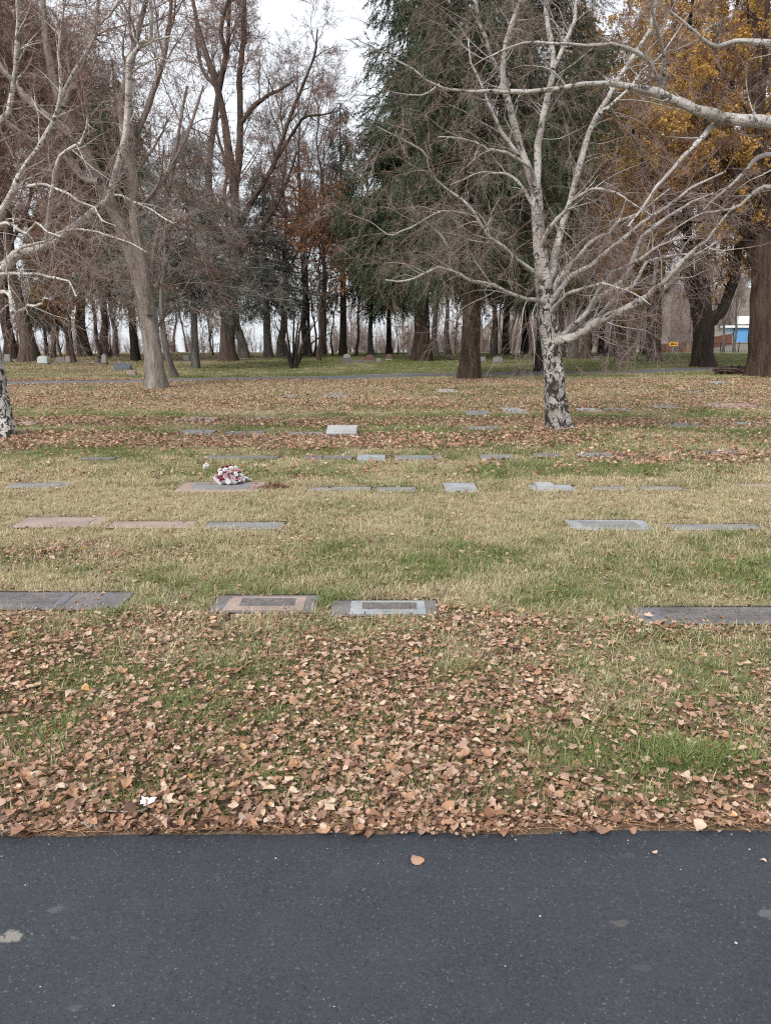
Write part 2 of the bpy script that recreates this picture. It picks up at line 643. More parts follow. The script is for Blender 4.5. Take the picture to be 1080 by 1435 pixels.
# ------------------------------------------------------------------ ground, road, path
def lawn_grid():
    ys = np.concatenate([[-60, -20, -8, -3, 0, 1.5], np.arange(2.1, 6, .12), np.arange(6, 34, .3), np.arange(34, 76, .8), np.geomspace(77, 2200, 42)])
    xi = np.concatenate([np.arange(-5, 5, .2), np.arange(5, 12, .35), np.arange(12, 60, 1.0), np.geomspace(61, 2500, 26)])
    xs = np.unique(np.concatenate([xi, -xi[xi > 5]]))
    X, Y = np.meshgrid(xs, ys)
    Z = ground_z(X, Y)
    Z = np.where(Y < 2.25, -.02, Z)
    n, m = len(xs), len(ys)
    v = np.stack([X, Y, Z], -1).reshape(-1, 3)
    i = (np.arange(m - 1)[:, None] * n + np.arange(n - 1)[None, :]).ravel()
    f = np.stack([i, i + 1, i + n + 1, i + n], -1)
    a = Acc()
    g = greenness(v[:, 0], v[:, 1])
    l = leaf_density(v[:, 0], v[:, 1])
    far = smooth((v[:, 1] - 66) / 20)
    a.add(v, f, 0, green=g, leafy=l, far=far)
    mt, nt, b = new_mat('lawn_soil_and_thatch')
    pos = nt.nodes.new('ShaderNodeNewGeometry').outputs['Position']
    n1 = noise(nt, pos, 40, 6, .7)
    n2 = noise(nt, pos, 7, 5, .65)
    green = ramp(nt, n1.outputs['Fac'], [(.3, (.06, .065, .026)), (.55, (.14, .15, .06)), (.75, (.24, .225, .11))]).outputs[0]
    straw = ramp(nt, n1.outputs['Fac'], [(.3, (.17, .135, .08)), (.55, (.38, .315, .19)), (.75, (.52, .45, .29))]).outputs[0]
    brown = ramp(nt, n1.outputs['Fac'], [(.3, (.06, .038, .026)), (.5, (.17, .11, .078)), (.72, (.34, .23, .17))]).outputs[0]
    ga = attr(nt, 'green').outputs['Fac']
    gm = nt.nodes.new('ShaderNodeMath')
    gm.operation = 'ADD'
    nt.links.new(ga, gm.inputs[0])
    nt.links.new(mapr(nt, n2.outputs['Fac'], .3, .7, -.3, .3), gm.inputs[1])
    c = mixc(nt, gm.outputs[0], straw, green)
    la = attr(nt, 'leafy').outputs['Fac']
    lm = nt.nodes.new('ShaderNodeMath')
    lm.operation = 'ADD'
    nt.links.new(la, lm.inputs[0])
    nt.links.new(mapr(nt, n2.outputs['Fac'], .3, .7, -.25, .25), lm.inputs[1])
    c = mixc(nt, mapr(nt, lm.outputs[0], .25, .9, 0, .9), c, brown)
    c = mixc(nt, attr(nt, 'far').outputs['Fac'], c, (.17, .15, .125))
    nt.links.new(c, b.inputs['Base Color'])
    b.inputs['Roughness'].default_value = .95
    bump(nt, b, n1.outputs['Fac'], 1.0, .02)
    return tag(a.build('ground', mt), kind='structure')


ground = lawn_grid()


def road_edge(x):
    return 2.295 + .012 * x + .045 * (fbm(x * 2.2 + 40, x * 0 + 3.3, 61) - .5) + .022 * (vnoise(x * 11, x * 0, 62) - .5)


def make_road():
    xs = np.concatenate([[-300, -60, -20], np.arange(-6, 6.01, .04), [20, 60, 300]])
    ys = [-5.5, -2, 0.5, 1.2, 1.8, 2.1]
    rows = [np.stack([xs, xs * 0 + y, xs * 0 + .004], -1) for y in ys]
    rows.append(np.stack([xs, road_edge(np.clip(xs, -7, 7)) - .03, xs * 0 + .004], -1))
    rows.append(np.stack([xs, road_edge(np.clip(xs, -7, 7)), xs * 0 - .012], -1))
    v = np.concatenate(rows)
    n = len(xs)
    i = (np.arange(len(rows) - 1)[:, None] * n + np.arange(n - 1)[None, :]).ravel()
    a = Acc()
    a.add(v, np.stack([i, i + 1, i + n + 1, i + n], -1))
    mt, nt, b = new_mat('asphalt')
    pos = nt.nodes.new('ShaderNodeNewGeometry').outputs['Position']
    n1 = noise(nt, pos, 120, 5, .75)
    n2 = noise(nt, pos, 2.2, 5, .6)
    n3 = noise(nt, pos, 9, 6, .7)
    vo = nt.nodes.new('ShaderNodeTexVoronoi')
    vo.inputs['Scale'].default_value = 190
    nt.links.new(pos, vo.inputs['Vector'])
    c = ramp(nt, n1.outputs['Fac'], [(.32, (.017, .020, .027)), (.52, (.032, .0365, .047)), (.72, (.058, .064, .077))]).outputs[0]
    c = mixc(nt, mapr(nt, n2.outputs['Fac'], .35, .65, 0, .35), c, (.056, .060, .070))
    c = mixc(nt, mapr(nt, n3.outputs['Fac'], .58, .76, 0, .30), c, (.085, .087, .09))
    # pale aggregate showing in single grains
    g = nt.nodes.new('ShaderNodeSeparateColor')
    nt.links.new(vo.outputs['Color'], g.inputs[0])
    c = mixc(nt, mapr(nt, g.outputs[0], .955, .995, 0, .45), c, (.16, .16, .16))
    c = mixc(nt, mapr(nt, g.outputs[1], .93, .99, 0, .6), c, (.012, .013, .016))
    # chalky scuffs where the surface was scraped
    def scuff(c, x, y, rx, ry, col, amt, seed):
        s = nt.nodes.new('ShaderNodeMapping')
        s.vector_type = 'POINT'
        s.inputs['Location'].default_value = (-x / rx, -y / ry, 0)
        s.inputs['Scale'].default_value = (1 / rx, 1 / ry, 1)
        nt.links.new(pos, s.inputs['Vector'])
        ln = nt.nodes.new('ShaderNodeVectorMath')
        ln.operation = 'LENGTH'
        nt.links.new(s.outputs[0], ln.inputs[0])
        nn = noise(nt, pos, 34, 5, .75)
        q = nt.nodes.new('ShaderNodeMath')
        q.operation = 'MULTIPLY_ADD'
        nt.links.new(nn.outputs['Fac'], q.inputs[0])
        q.inputs[1].default_value = 2.0
        nt.links.new(mapr(nt, ln.outputs['Value'], 0, 1.6, 0, -1.5), q.inputs[2])
        return mixc(nt, mapr(nt, q.outputs[0], .38, .62, 0, amt), c, col)
    for px, py, w, h, col, amt in ((18, 1314, 34, 13, (.24, .225, .20), .9), (78, 1277, 18, 9, (.13, .13, .13), .4), (1075, 1283, 22, 12, (.15, .15, .16), .55),
                                   (868, 1296, 16, 8, (.11, .10, .09), .55), (900, 1358, 30, 8, (.085, .086, .09), .35), (880, 1200, 14, 6, (.085, .086, .09), .35), (105, 1415, 20, 9, (.11, .11, .11), .4)):
        p = gnd(px, py)
        dd = np.linalg.norm(gnd(px + w, py) - p)
        d2 = abs(gnd(px, py - h)[1] - p[1])
        c = scuff(c, p[0], p[1], dd, d2, col, amt, px)
    nt.links.new(c, b.inputs['Base Color'])
    b.inputs['Roughness'].default_value = .72
    b.inputs['Specular IOR Level'].default_value = .4
    bump(nt, b, n1.outputs['Fac'], .9, .005)
    return tag(a.build('road', mt), kind='structure')


road = make_road()


def make_path():
    xs = np.arange(-60, 61, .5)
    mid = path_mid(xs)
    rows = []
    for k, e in enumerate((-1, -.5, 0, .5, 1)):
        w = PATH_W + (.12 * (fbm(xs * .8, xs * 0 + e, 71) - .5) if abs(e) == 1 else 0)
        y = mid + e * w
        z = ground_z(xs, y) + .014 - (.03 if abs(e) == 1 else 0)
        rows.append(np.stack([xs, y, z], -1))
    n = len(xs)
    i = (np.arange(4)[:, None] * n + np.arange(n - 1)[None, :]).ravel()
    a = Acc()
    a.add(np.concatenate(rows), np.stack([i, i + 1, i + n + 1, i + n], -1))
    mt, nt, b = new_mat('path_asphalt')
    pos = nt.nodes.new('ShaderNodeNewGeometry').outputs['Position']
    n1 = noise(nt, pos, 30, 5, .7)
    n2 = noise(nt, pos, 1.6, 5, .6)
    c = ramp(nt, n1.outputs['Fac'], [(.3, (.10, .10, .112)), (.7, (.18, .178, .195))]).outputs[0]
    c = mixc(nt, mapr(nt, n2.outputs['Fac'], .5, .7, 0, .4), c, (.19, .15, .12))
    nt.links.new(c, b.inputs['Base Color'])
    return tag(a.build('path', mt), kind='structure')


path = make_path()

# ------------------------------------------------------------------ twig and needle sprays set out by geometry nodes
GROUPS = {}


def sow_group(key, protos):
    if key in GROUPS:
        return GROUPS[key]
    ng = bpy.data.node_groups.new(key, 'GeometryNodeTree')
    ng.interface.new_socket('Geometry', in_out='INPUT', socket_type='NodeSocketGeometry')
    ng.interface.new_socket('Geometry', in_out='OUTPUT', socket_type='NodeSocketGeometry')
    N, L = ng.nodes, ng.links
    gi, go = N.new('NodeGroupInput'), N.new('NodeGroupOutput')
    g2i = N.new('GeometryNodeGeometryToInstance')
    for o in protos:
        oi = N.new('GeometryNodeObjectInfo')
        oi.transform_space = 'ORIGINAL'
        oi.inputs['Object'].default_value = o
        oi.inputs['As Instance'].default_value = False
        L.new(oi.outputs['Geometry'], g2i.inputs[0])
    m2p = N.new('GeometryNodeMeshToPoints')
    iop = N.new('GeometryNodeInstanceOnPoints')
    iop.inputs['Pick Instance'].default_value = True

    def na(nm, typ):
        k = N.new('GeometryNodeInputNamedAttribute')
        k.data_type = typ
        k.inputs['Name'].default_value = nm
        return [s for s in k.outputs if s.enabled and s.name == 'Attribute'][0]
    e2r = N.new('FunctionNodeEulerToRotation')
    al = N.new('FunctionNodeAlignRotationToVector')
    al.axis = 'Z'
    L.new(na('yaw', 'FLOAT_VECTOR'), e2r.inputs[0])
    L.new(e2r.outputs[0], al.inputs['Rotation'])
    L.new(na('dir', 'FLOAT_VECTOR'), al.inputs['Vector'])
    L.new(gi.outputs[0], m2p.inputs['Mesh'])
    L.new(m2p.outputs[0], iop.inputs['Points'])
    L.new(g2i.outputs[0], iop.inputs['Instance'])
    L.new(na('pick', 'INT'), iop.inputs['Instance Index'])
    L.new(al.outputs[0], iop.inputs['Rotation'])
    L.new(na('size', 'FLOAT'), iop.inputs['Scale'])
    L.new(iop.outputs[0], go.inputs[0])
    GROUPS[key] = ng
    return ng


def point_mesh(name, rng, pts, dirs, size, n_kinds, **more):
    n = len(pts)
    me = bpy.data.meshes.new(name)
    me.vertices.add(n)
    me.vertices.foreach_set('co', np.asarray(pts, float).ravel())

    def put(nm, typ, val, key='value'):
        me.attributes.new(nm, typ, 'POINT').data.foreach_set(key, val)
    put('dir', 'FLOAT_VECTOR', np.asarray(dirs, float).ravel(), 'vector')
    put('yaw', 'FLOAT_VECTOR', np.stack([np.zeros(n), np.zeros(n), rng.random(n) * 6.28], -1).ravel(), 'vector')
    put('size', 'FLOAT', np.asarray(size, float))
    put('pick', 'INT', rng.integers(0, n_kinds, n).astype(np.int32))
    for k, v in more.items():
        put(k, 'FLOAT', np.asarray(v, float))
    me.update()
    return me


def add_part(name, data, parent):
    """data: a mesh, or (point mesh, node group) for a part set out by geometry nodes"""
    me, ng = data if isinstance(data, tuple) else (data, None)
    o = bpy.data.objects.new(name, me)
    COL.objects.link(o)
    if parent is not None:
        o.parent = parent
    if ng is not None:
        o['kind'] = 'stuff'
        md = o.modifiers.new('sprays', 'NODES')
        md.node_group = ng
    return o


def spray_protos(key, n, seed, mat, length=.6, r=.0032, sides=10, side_len=(.3, .55), ang=(18, 50), tert=0.0, rmin=.0016, leaf=None, leafmat=None, wander=.16):
    """small twig fans pointing along +z; leaf = (count, length, width)"""
    out = []
    for q in range(n):
        rng = np.random.default_rng(seed + q)
        K = 5
        d = np.array((0, 0, 1.0))
        P = [np.zeros(3)]
        for k in range(K - 1):
            d = nrm(d + rng.normal(size=3) * wander)
            P.append(P[-1] + d * length / (K - 1))
        P = np.array(P)[None]
        R = np.linspace(r, max(rmin, r * .4), K)[None]
        a = Acc()
        a.tube(P, R, 3, rng)
        c, cr = sprout(rng, P, R, sides / length, .05, 1, ang, (length * side_len[0], length * side_len[1]), .75, r, K=4, wander=wander, shrink=.4, rmin=rmin)
        a.tube(c, cr, 3, rng)
        tips = c
        if tert:
            e, er = sprout(rng, c, cr, tert / length, .1, 1, ang, (length * .12, length * .3), .8, r, K=3, wander=wander, rmin=rmin)
            a.tube(e, er, 3, rng)
        if leaf:
            cnt, L, W = leaf
            i = rng.integers(0, len(tips), cnt)
            f = rng.random(cnt) * 2.999
            k = f.astype(int)
            fr = (f - k)[:, None]
            C = tips[i, k] * (1 - fr) + tips[i, k + 1] * fr + rng.normal(size=(cnt, 3)) * L * .5
            a.diamonds(C, rng.normal(size=(cnt, 3)), rng.normal(size=(cnt, 3)), L * (.6 + .8 * rng.random(cnt)), W * (.6 + .8 * rng.random(cnt)), rng, mat=1)
        o = bpy.data.objects.new(key, a.mesh(key, [mat, leafmat] if leaf else [mat], False))
        out.append(o)
    return out


def spray_set(key, *a, **kw):
    p = spray_protos(key, *a, **kw)
    return sow_group(key, p), len(p)


def sprays_on(rng, levels, per_m, t0=.05, ang=(15, 60), down=.3, size=(.7, 1.3), keep=None, lim=None):
    """points and directions along the branches of the given levels"""
    pts, dirs = [], []
    for (P, R), pm in zip(levels, per_m):
        if len(P) == 0 or pm == 0:
            continue
        N, K, _ = P.shape
        cnt = np.floor(plen(P) * pm * (1 - t0) + rng.random(N)).astype(int)
        i = np.repeat(np.arange(N), cnt)
        f = (t0 + (1 - t0) * rng.random(len(i))) * (K - 1) * .9999
        k = f.astype(int)
        fr = (f - k)[:, None]
        p = P[i, k] * (1 - fr) + P[i, k + 1] * fr
        tan = nrm(P[i, k + 1] - P[i, k])
        rv = rng.normal(size=(len(i), 3))
        perp = nrm(rv - (rv * tan).sum(-1, keepdims=True) * tan)
        an = np.radians(ang[0] + (ang[1] - ang[0]) * rng.random(len(i)))[:, None]
        d = tan * np.cos(an) + perp * np.sin(an)
        d[:, 2] -= down * (.4 + 1.2 * rng.random(len(i)))
        pts.append(p)
        dirs.append(nrm(d))
    pts, dirs = np.concatenate(pts), np.concatenate(dirs)
    if keep is not None:
        m = keep(pts)
        pts, dirs = pts[m], dirs[m]
    return pts, dirs, rng.uniform(*size, len(pts))


def spray_part(rng, levels, st, **kw):
    p, d, sz = sprays_on(rng, levels, **kw)
    return point_mesh('twigs', rng, p, d, sz, st[1]), st[0]


# ------------------------------------------------------------------ trees: traced limbs and procedural crowns


def trace(pts, Y, dy=0.0, K=22):
    """limb from photo pixels (x, y, radius px[, depth offset]) to metres"""
    out = []
    n = len(pts)
    for i, p in enumerate(pts):
        yo = p[3] if len(p) > 3 else dy * i / max(1, n - 1)
        q = at(p[0], p[1], Y + yo)
        out.append((*q, p[2] * (Y + yo) / FPX))
    c = catmull(out, K)
    return c[:, :3], np.maximum(c[:, 3], .002)


def grow_crown(rng, P, R, levels):
    """levels of ever finer wood from the limbs P; returns the list of levels"""
    res = []
    for lv in levels:
        P, R = sprout(rng, P, R, **lv)
        res.append((P, R))
    return res


def crown_leaves(acc, rng, P, per_twig, size, mat=0, hang=.6, keep=None):
    N, K, _ = P.shape
    if N == 0:
        return
    n = int(N * per_twig)
    i = rng.integers(0, N, n)
    if keep is not None:
        i = i[keep(P[i, -1])]
        n = len(i)
    k = rng.integers(1, K, n)
    c = P[i, k] + rng.normal(size=(n, 3)) * size * .6
    d = rng.normal(size=(n, 3))
    d[:, 2] -= hang
    acc.diamonds(c, d, rng.normal(size=(n, 3)), size * (.6 + .8 * rng.random(n)), size * (.4 + .4 * rng.random(n)), rng, mat)


def traced_tree(name, label, cat, base_px, limbs, levels, bark, seed, sides=(14, 7), group=None, rough=.12, flare=(.55, .35, 5), sprays=(), limb_scale=1.0, wobble=.018):
    """limbs[0] is the trunk; every limb is a part of its own, finer wood is the crown"""
    rng = np.random.default_rng(seed)
    g = gnd(*base_px)
    root = empty(name, g, label, cat, group)
    Ps, Rs = [], []
    for i, (pts, dy) in enumerate(limbs):
        P, R = trace(pts, g[1], dy)
        if i == 0:
            P[0, 2] = g[2] - .12
        P = P + np.concatenate([np.zeros((1, 3)), rng.normal(size=(len(P) - 1, 3)) * (R[1:, None] * (.16 if i else .03))])
        if i and limb_scale < 1:
            ln = float(plen(P[None])[0])
            for q in range(3):
                P[:, q] += ln * wobble * np.sin(np.linspace(0, 1, len(P)) * np.pi * .5) * (np.interp(np.linspace(0, 7, len(P)), np.arange(8), np.concatenate([[0], rng.normal(size=7)])))
        if i:
            R = R * limb_scale * (1 + .09 * rng.normal(size=len(R)))
        a = Acc()
        a.tube((P - g)[None], R[None], sides[0] if i == 0 else sides[1], rng, 0, rough if i == 0 else rough * .7, flare if i == 0 else None)
        a.build('trunk' if i == 0 else 'limb', bark, root)
        Ps.append(P - g)
        Rs.append(R)
    P, R = np.array(Ps), np.array(Rs)
    P0, R0 = P.copy(), R.copy()
    if len(P0) > 1:
        P, R = P[1:], R[1:]
    a = Acc()
    lv = grow_crown(rng, P, R, levels)
    for k, (p, r) in enumerate(lv):
        a.tube(p, r, 5 if k == 0 else 3, rng)
    a.build('crown', bark, root)
    for nm, st, kw in sprays:
        add_part(nm, spray_part(rng, lv, st, **kw), root)
    return root


# --- finer wood of each kind of tree
BIRCH = [dict(per_m=5.0, t0=.12, t1=1, ang=(25, 70), length=(.4, 1.8), rr=.45, rmax=.0105, K=7, wander=.17, grav=.12, up=.05, shrink=.45),
         dict(per_m=6.0, t0=.08, t1=1, ang=(25, 65), length=(.3, 1.15), rr=.6, rmax=.006, K=5, wander=.14, grav=.34, shrink=.35, rmin=.0025)]
WILLOW = [dict(per_m=1.5, t0=.08, t1=1, ang=(20, 60), length=(1.6, 5.0), rr=.45, rmax=.05, K=8, wander=.15, grav=.05, up=.10, shrink=.45),
          dict(per_m=2.4, t0=.08, t1=1, ang=(25, 65), length=(.9, 2.6), rr=.5, rmax=.016, K=5, wander=.15, grav=.18, up=.05, shrink=.35, rmin=.006)]
OPEN = [dict(per_m=1.3, t0=.15, t1=1, ang=(25, 60), length=(1.4, 4.2), rr=.45, rmax=.045, K=8, wander=.15, grav=.02, up=.12, shrink=.5),
        dict(per_m=2.2, t0=.1, t1=1, ang=(25, 60), length=(.6, 1.9), rr=.5, rmax=.016, K=5, wander=.15, grav=.05, up=.06, shrink=.4, rmin=.006)]

SB = spray_set('birch_spray', 6, 500, M['birch'], .55, .0030, 9, (.3, .6), tert=8, rmin=.0021, wander=.13)
SW = spray_set('willow_spray', 6, 520, M['brown'], 1.15, .0065, 11, (.35, .7), (12, 38), tert=10, rmin=.0048, leaf=(22, .07, .04), leafmat=M['maroonleaf'], wander=.14)
SP_ = spray_set('pale_spray', 5, 530, M['pale'], 1.0, .0055, 10, (.35, .7), (12, 40), tert=8, rmin=.004, leaf=(8, .055, .035), leafmat=M['maroonleaf'], wander=.14)
SO = spray_set('open_spray', 6, 540, M['mauve'], .85, .006, 9, (.3, .6), (18, 50), tert=8, rmin=.0048, leaf=(5, .07, .045), leafmat=M['maroonleaf'])
SG = spray_set('gold_spray', 6, 560, M['brown'], .8, .006, 8, (.3, .6), (18, 55), tert=0, rmin=.005, leaf=(66, .095, .068), leafmat=M['gold'])
SR = spray_set('rust_spray', 6, 580, M['rust'], .8, .006, 9, (.3, .6), (18, 55), tert=6, rmin=.005, leaf=(60, .085, .06), leafmat=M['rustleaf'])
SS = spray_set('silver_spray', 6, 590, M['silver'], .75, .006, 9, (.3, .6), (20, 55), tert=9, rmin=.0045)


def patchy(seed, cut, gain=4.0, sc=.45, floor=.04):
    def f(p):
        v = fbm(p[:, 0] * sc + 30 + seed, p[:, 2] * sc + p[:, 1] * sc * .6 + 9, 88 + seed)
        return np.random.default_rng(seed).random(len(p)) < np.clip((v - cut) * gain, floor, 1)
    return f


# --- the silver birch standing in the lawn right of the middle
traced_tree('birch_tree', 'silver birch with white peeling bark and forked bare limbs standing right of centre', 'birch tree', (785, 601), [
    ([(785, 604, 17), (781, 575, 15.5), (778, 545, 15), (775, 505, 13.5), (772, 465, 14), (766, 432, 13), (762, 395, 11), (757, 350, 9), (753, 300, 8), (751, 262, 7)], .1),
    ([(751, 268, 7), (735, 222, 6.2), (721, 167, 5.6), (713, 111, 5), (717, 55, 4.4), (724, 0, 4), (722, -60, 3), (730, -120, 1.6)], -.8),
    ([(751, 265, 7), (756, 204, 6), (765, 148, 5.6), (774, 93, 5), (769, 44, 4.4), (765, 0, 4), (768, -70, 2.6), (760, -130, 1.4)], .4),
    ([(774, 97, 4), (795, 55, 3.6), (810, 18, 3.2), (822, -40, 2), (830, -90, 1)], 1.1),
    ([(764, 415, 8), (775, 365, 7), (791, 296, 6), (817, 215, 5.4), (839, 159, 4.8), (872, 92, 4.2), (910, 7, 3.4), (930, -50, 2), (940, -90, 1)], 1.6),
    ([(775, 480, 9), (800, 473, 9), (830, 456, 8.2), (852, 446, 8), (898, 421, 7), (922, 403, 6), (945, 382, 5), (972, 350, 3.8), (1000, 322, 2.6), (1040, 290, 1.3)], -2.0),
    ([(776, 474, 8), (800, 460, 7), (817, 445, 6), (840, 419, 5.2), (870, 385, 4.4), (905, 340, 3.6), (950, 300, 2.6), (1000, 268, 1.4)], 1.2),
    ([(768, 430, 6), (790, 398, 5.4), (820, 376, 4.8), (884, 322, 3.8), (954, 281, 2.8), (1020, 240, 1.6)], -1.0),
    ([(764, 424, 5), (751, 420, 4), (718, 417, 3.4), (676, 397, 3), (634, 383, 2.6), (576, 402, 2), (540, 397, 1.2)], -1.2),
    ([(760, 392, 5), (740, 374, 4), (712, 352, 3.6), (684, 330, 3.2), (655, 285, 2.7), (607, 248, 2.2), (596, 215, 1.9), (562, 189, 1.5), (533, 163, .9)], -1.8),
    ([(688, 402, 2.6), (660, 392, 2.2), (636, 381, 2.2), (628, 352, 1.9), (618, 330, 1.7), (596, 311, 1.1)], -.6),
    ([(655, 300, 2), (630, 296, 1.9), (605, 300, 1.7), (570, 322, 1.4), (551, 330, 1.3), (525, 313, 1), (498, 302, .7)], -1.4),
    ([(747, 260, 4), (740, 232, 3.2), (692, 207, 2.6), (658, 200, 2), (615, 190, 1.2)], -1.0),
    ([(736, 224, 4), (712, 196, 3.4), (690, 160, 2.6), (672, 120, 2), (655, 70, 1.5), (640, 20, 1)], .8),
    ([(714, 120, 3.6), (690, 82, 3.2), (676, 40, 3), (668, 0, 2.4), (660, -50, 1.2)], -.6),
    ([(757, 345, 5), (776, 310, 4), (800, 285, 3.4), (835, 268, 2.6), (875, 275, 1.8), (920, 300, 1)], -1.5),
    ([(769, 440, 5), (786, 420, 4), (812, 405, 3), (850, 398, 2.2), (890, 405, 1.4), (915, 420, .8)], -1.8),
    ([(778, 478, 6), (805, 455, 5), (830, 425, 4.5), (850, 395, 4), (880, 372, 3.2), (920, 350, 2.4), (960, 335, 1.5)], -.6),
    ([(800, 472, 5), (840, 440, 4.2), (880, 400, 3.6), (915, 372, 3), (950, 352, 2.2), (1000, 345, 1.2)], .5),
    ([(766, 420, 6), (795, 375, 5), (822, 345, 4), (850, 322, 3), (890, 300, 2.2), (940, 262, 1.2)], .6),
    ([(754, 300, 4), (738, 275, 3.2), (715, 250, 2.6), (690, 238, 2), (660, 242, 1.4), (630, 262, .8)], .7),
    ([(840, 160, 3), (862, 140, 2.6), (890, 110, 2), (930, 70, 1.4), (965, 20, .8)], .8),
], BIRCH, M['birch'], 11, sides=(22, 9), rough=.13, flare=(.30, .22, 5),
    sprays=[('twigs', SB, dict(per_m=(1.2, 2.0), down=.45, size=(.45, 1.1)))], limb_scale=.72)

# --- the birch at the left edge
traced_tree('birch_tree', 'silver birch at the left edge with black banded white trunk', 'birch tree', (5, 613), [
    ([(5, 616, 17), (2, 590, 15), (-4, 550, 14), (-10, 510, 13.5), (-18, 460, 13), (-22, 415, 12), (-30, 340, 9), (-38, 250, 7), (-45, 150, 5), (-50, 40, 3)], .2),
    ([(-22, 412, 9), (0, 385, 9), (22, 360, 8), (67, 341, 7), (111, 307, 6.5), (148, 276, 6), (159, 258, 5.5), (162, 220, 5.5), (165, 185, 5.4), (174, 122, 5), (181, 81, 4.6), (200, 52, 4), (215, 33, 3.4), (222, 0, 2.8), (226, -40, 1.5)], -1.5),
    ([(62, 342, 4), (67, 326, 3.5), (70, 290, 3.4), (74, 259, 3.2), (92, 225, 2.8), (113, 200, 2.4), (124, 178, 1.8), (126, 160, .8)], -1.8),
    ([(-28, 350, 7), (0, 296, 6), (22, 259, 5), (34, 236, 4), (60, 195, 3.4), (80, 160, 3), (84, 110, 2.6), (82, 60, 2.2), (88, 0, 1.6), (95, -40, 1)], -1.0),
    ([(-36, 260, 5), (-10, 190, 4.4), (12, 140, 4), (20, 90, 3.6), (26, 40, 3.2), (34, 0, 2.6), (42, -60, 1.2)], -.8),
    ([(80, 150, 3), (100, 105, 3), (122, 70, 2.6), (135, 40, 2.2), (150, 18, 2), (170, 4, 1.6), (186, -10, 1)], -1.6),
    ([(20, 362, 3), (30, 345, 2.2), (75, 335, 1.9), (100, 325, 2), (145, 328, 1.6), (175, 340, 1), (190, 352, .7)], -2.6),
    ([(25, 263, 2.4), (60, 259, 2), (90, 270, 2), (118, 283, 1.6), (140, 300, 1.2), (162, 312, .7)], -2.2),
    ([(158, 272, 2), (180, 276, 1.8), (212, 293, 1.4), (232, 308, 1), (250, 312, .6)], -1.8),
    ([(181, 81, 2.4), (196, 66, 2), (216, 55, 1.6), (240, 54, 1.2), (256, 55, .7)], -1.6),
    ([(176, 100, 2), (192, 98, 1.6), (215, 86, 1.4), (240, 84, 1), (262, 92, .6)], -1.3),
    ([(-20, 420, 5), (5, 408, 3.4), (18, 425, 2.4), (38, 438, 2.2), (55, 420, 1.6), (70, 413, .8)], -2.4),
    ([(-18, 395, 4), (0, 380, 2.6), (40, 385, 2.2), (80, 398, 1.8), (105, 409, 1.2), (118, 404, .7)], -2.7),
    ([(-30, 330, 4), (0, 315, 3), (30, 322, 2.4), (55, 318, 1.8), (85, 330, 1)], -1.9),
], BIRCH, M['white_birch'], 12, sides=(20, 9), rough=.12, flare=(.35, .25, 5),
    sprays=[('twigs', SB, dict(per_m=(.8, 1.5), down=.30, size=(.5, 1.1)))], limb_scale=.82)

# --- the birch out of frame on the right whose limbs reach in overhead
traced_tree('birch_tree', 'birch just beyond the right edge with a long white limb reaching across the top', 'birch tree', (1290, 655), [
    ([(1290, 660, 24), (1284, 560, 20), (1276, 440, 18), (1262, 320, 16), (1240, 210, 14), (1225, 100, 11), (1215, 0, 8), (1210, -120, 4)], .2),
    ([(1240, 215, 12), (1180, 185, 11), (1080, 170, 10), (1040, 168, 9.6), (1012, 166, 9.5), (1000, 161, 7.4), (960, 148, 6.8), (925, 135, 6.2), (880, 125, 5.2), (840, 119, 4.8), (800, 123, 4.4), (760, 128, 3.9), (700, 128, 3.2), (655, 126, 2.7), (614, 119, 2.2), (590, 100, 1.7), (562, 86, 1.3), (530, 70, .8)], -.6),
    ([(922, 136, 4), (924, 120, 3.8), (917, 100, 3.6), (900, 78, 3.2), (870, 64, 3), (830, 62, 2.7), (780, 58, 2.3), (740, 58, 2), (705, 68, 1.6), (680, 78, 1), (655, 96, .6)], -1.0),
    ([(1228, 120, 8), (1150, 70, 6), (1080, 61, 5), (1030, 57, 4.2), (1000, 66, 3.4), (980, 50, 2.4), (960, 30, 1.8), (935, 10, 1)], -.4),
    ([(1010, 164, 5), (985, 190, 4), (960, 215, 3.4), (930, 250, 2.7), (905, 285, 2), (880, 318, 1.2)], -.5),
    ([(922, 134, 4), (930, 95, 3.4), (926, 60, 2.6), (915, 20, 2), (912, -20, 1.2)], -.9),
    ([(1235, 190, 8), (1160, 250, 5), (1080, 215, 4), (1045, 240, 3), (1010, 270, 2.2), (985, 292, 1.4)], .4),
    ([(615, 118, 1.6), (592, 132, 1.2), (560, 130, 1), (520, 122, .6)], -.9),
    ([(1255, 300, 8), (1160, 300, 5), (1080, 262, 3.4), (1030, 290, 2.4), (980, 300, 1.6), (930, 330, .9)], .8),
    ([(1225, 100, 7), (1160, 20, 5), (1080, -20, 4), (1010, -30, 3), (950, -50, 2)], -.5),
], [dict(BIRCH[0], per_m=2.6, length=(.3, 1.2), rmax=.011), dict(BIRCH[1], length=(.2, .8), per_m=4.5, rmax=.0045)],
    M['birch'], 13, sides=(16, 9), rough=.09, flare=(.5, .4, 5), sprays=[('twigs', SB, dict(per_m=(1.4, 2.4), down=.35, size=(.35, .8)))], limb_scale=.80, wobble=.004)

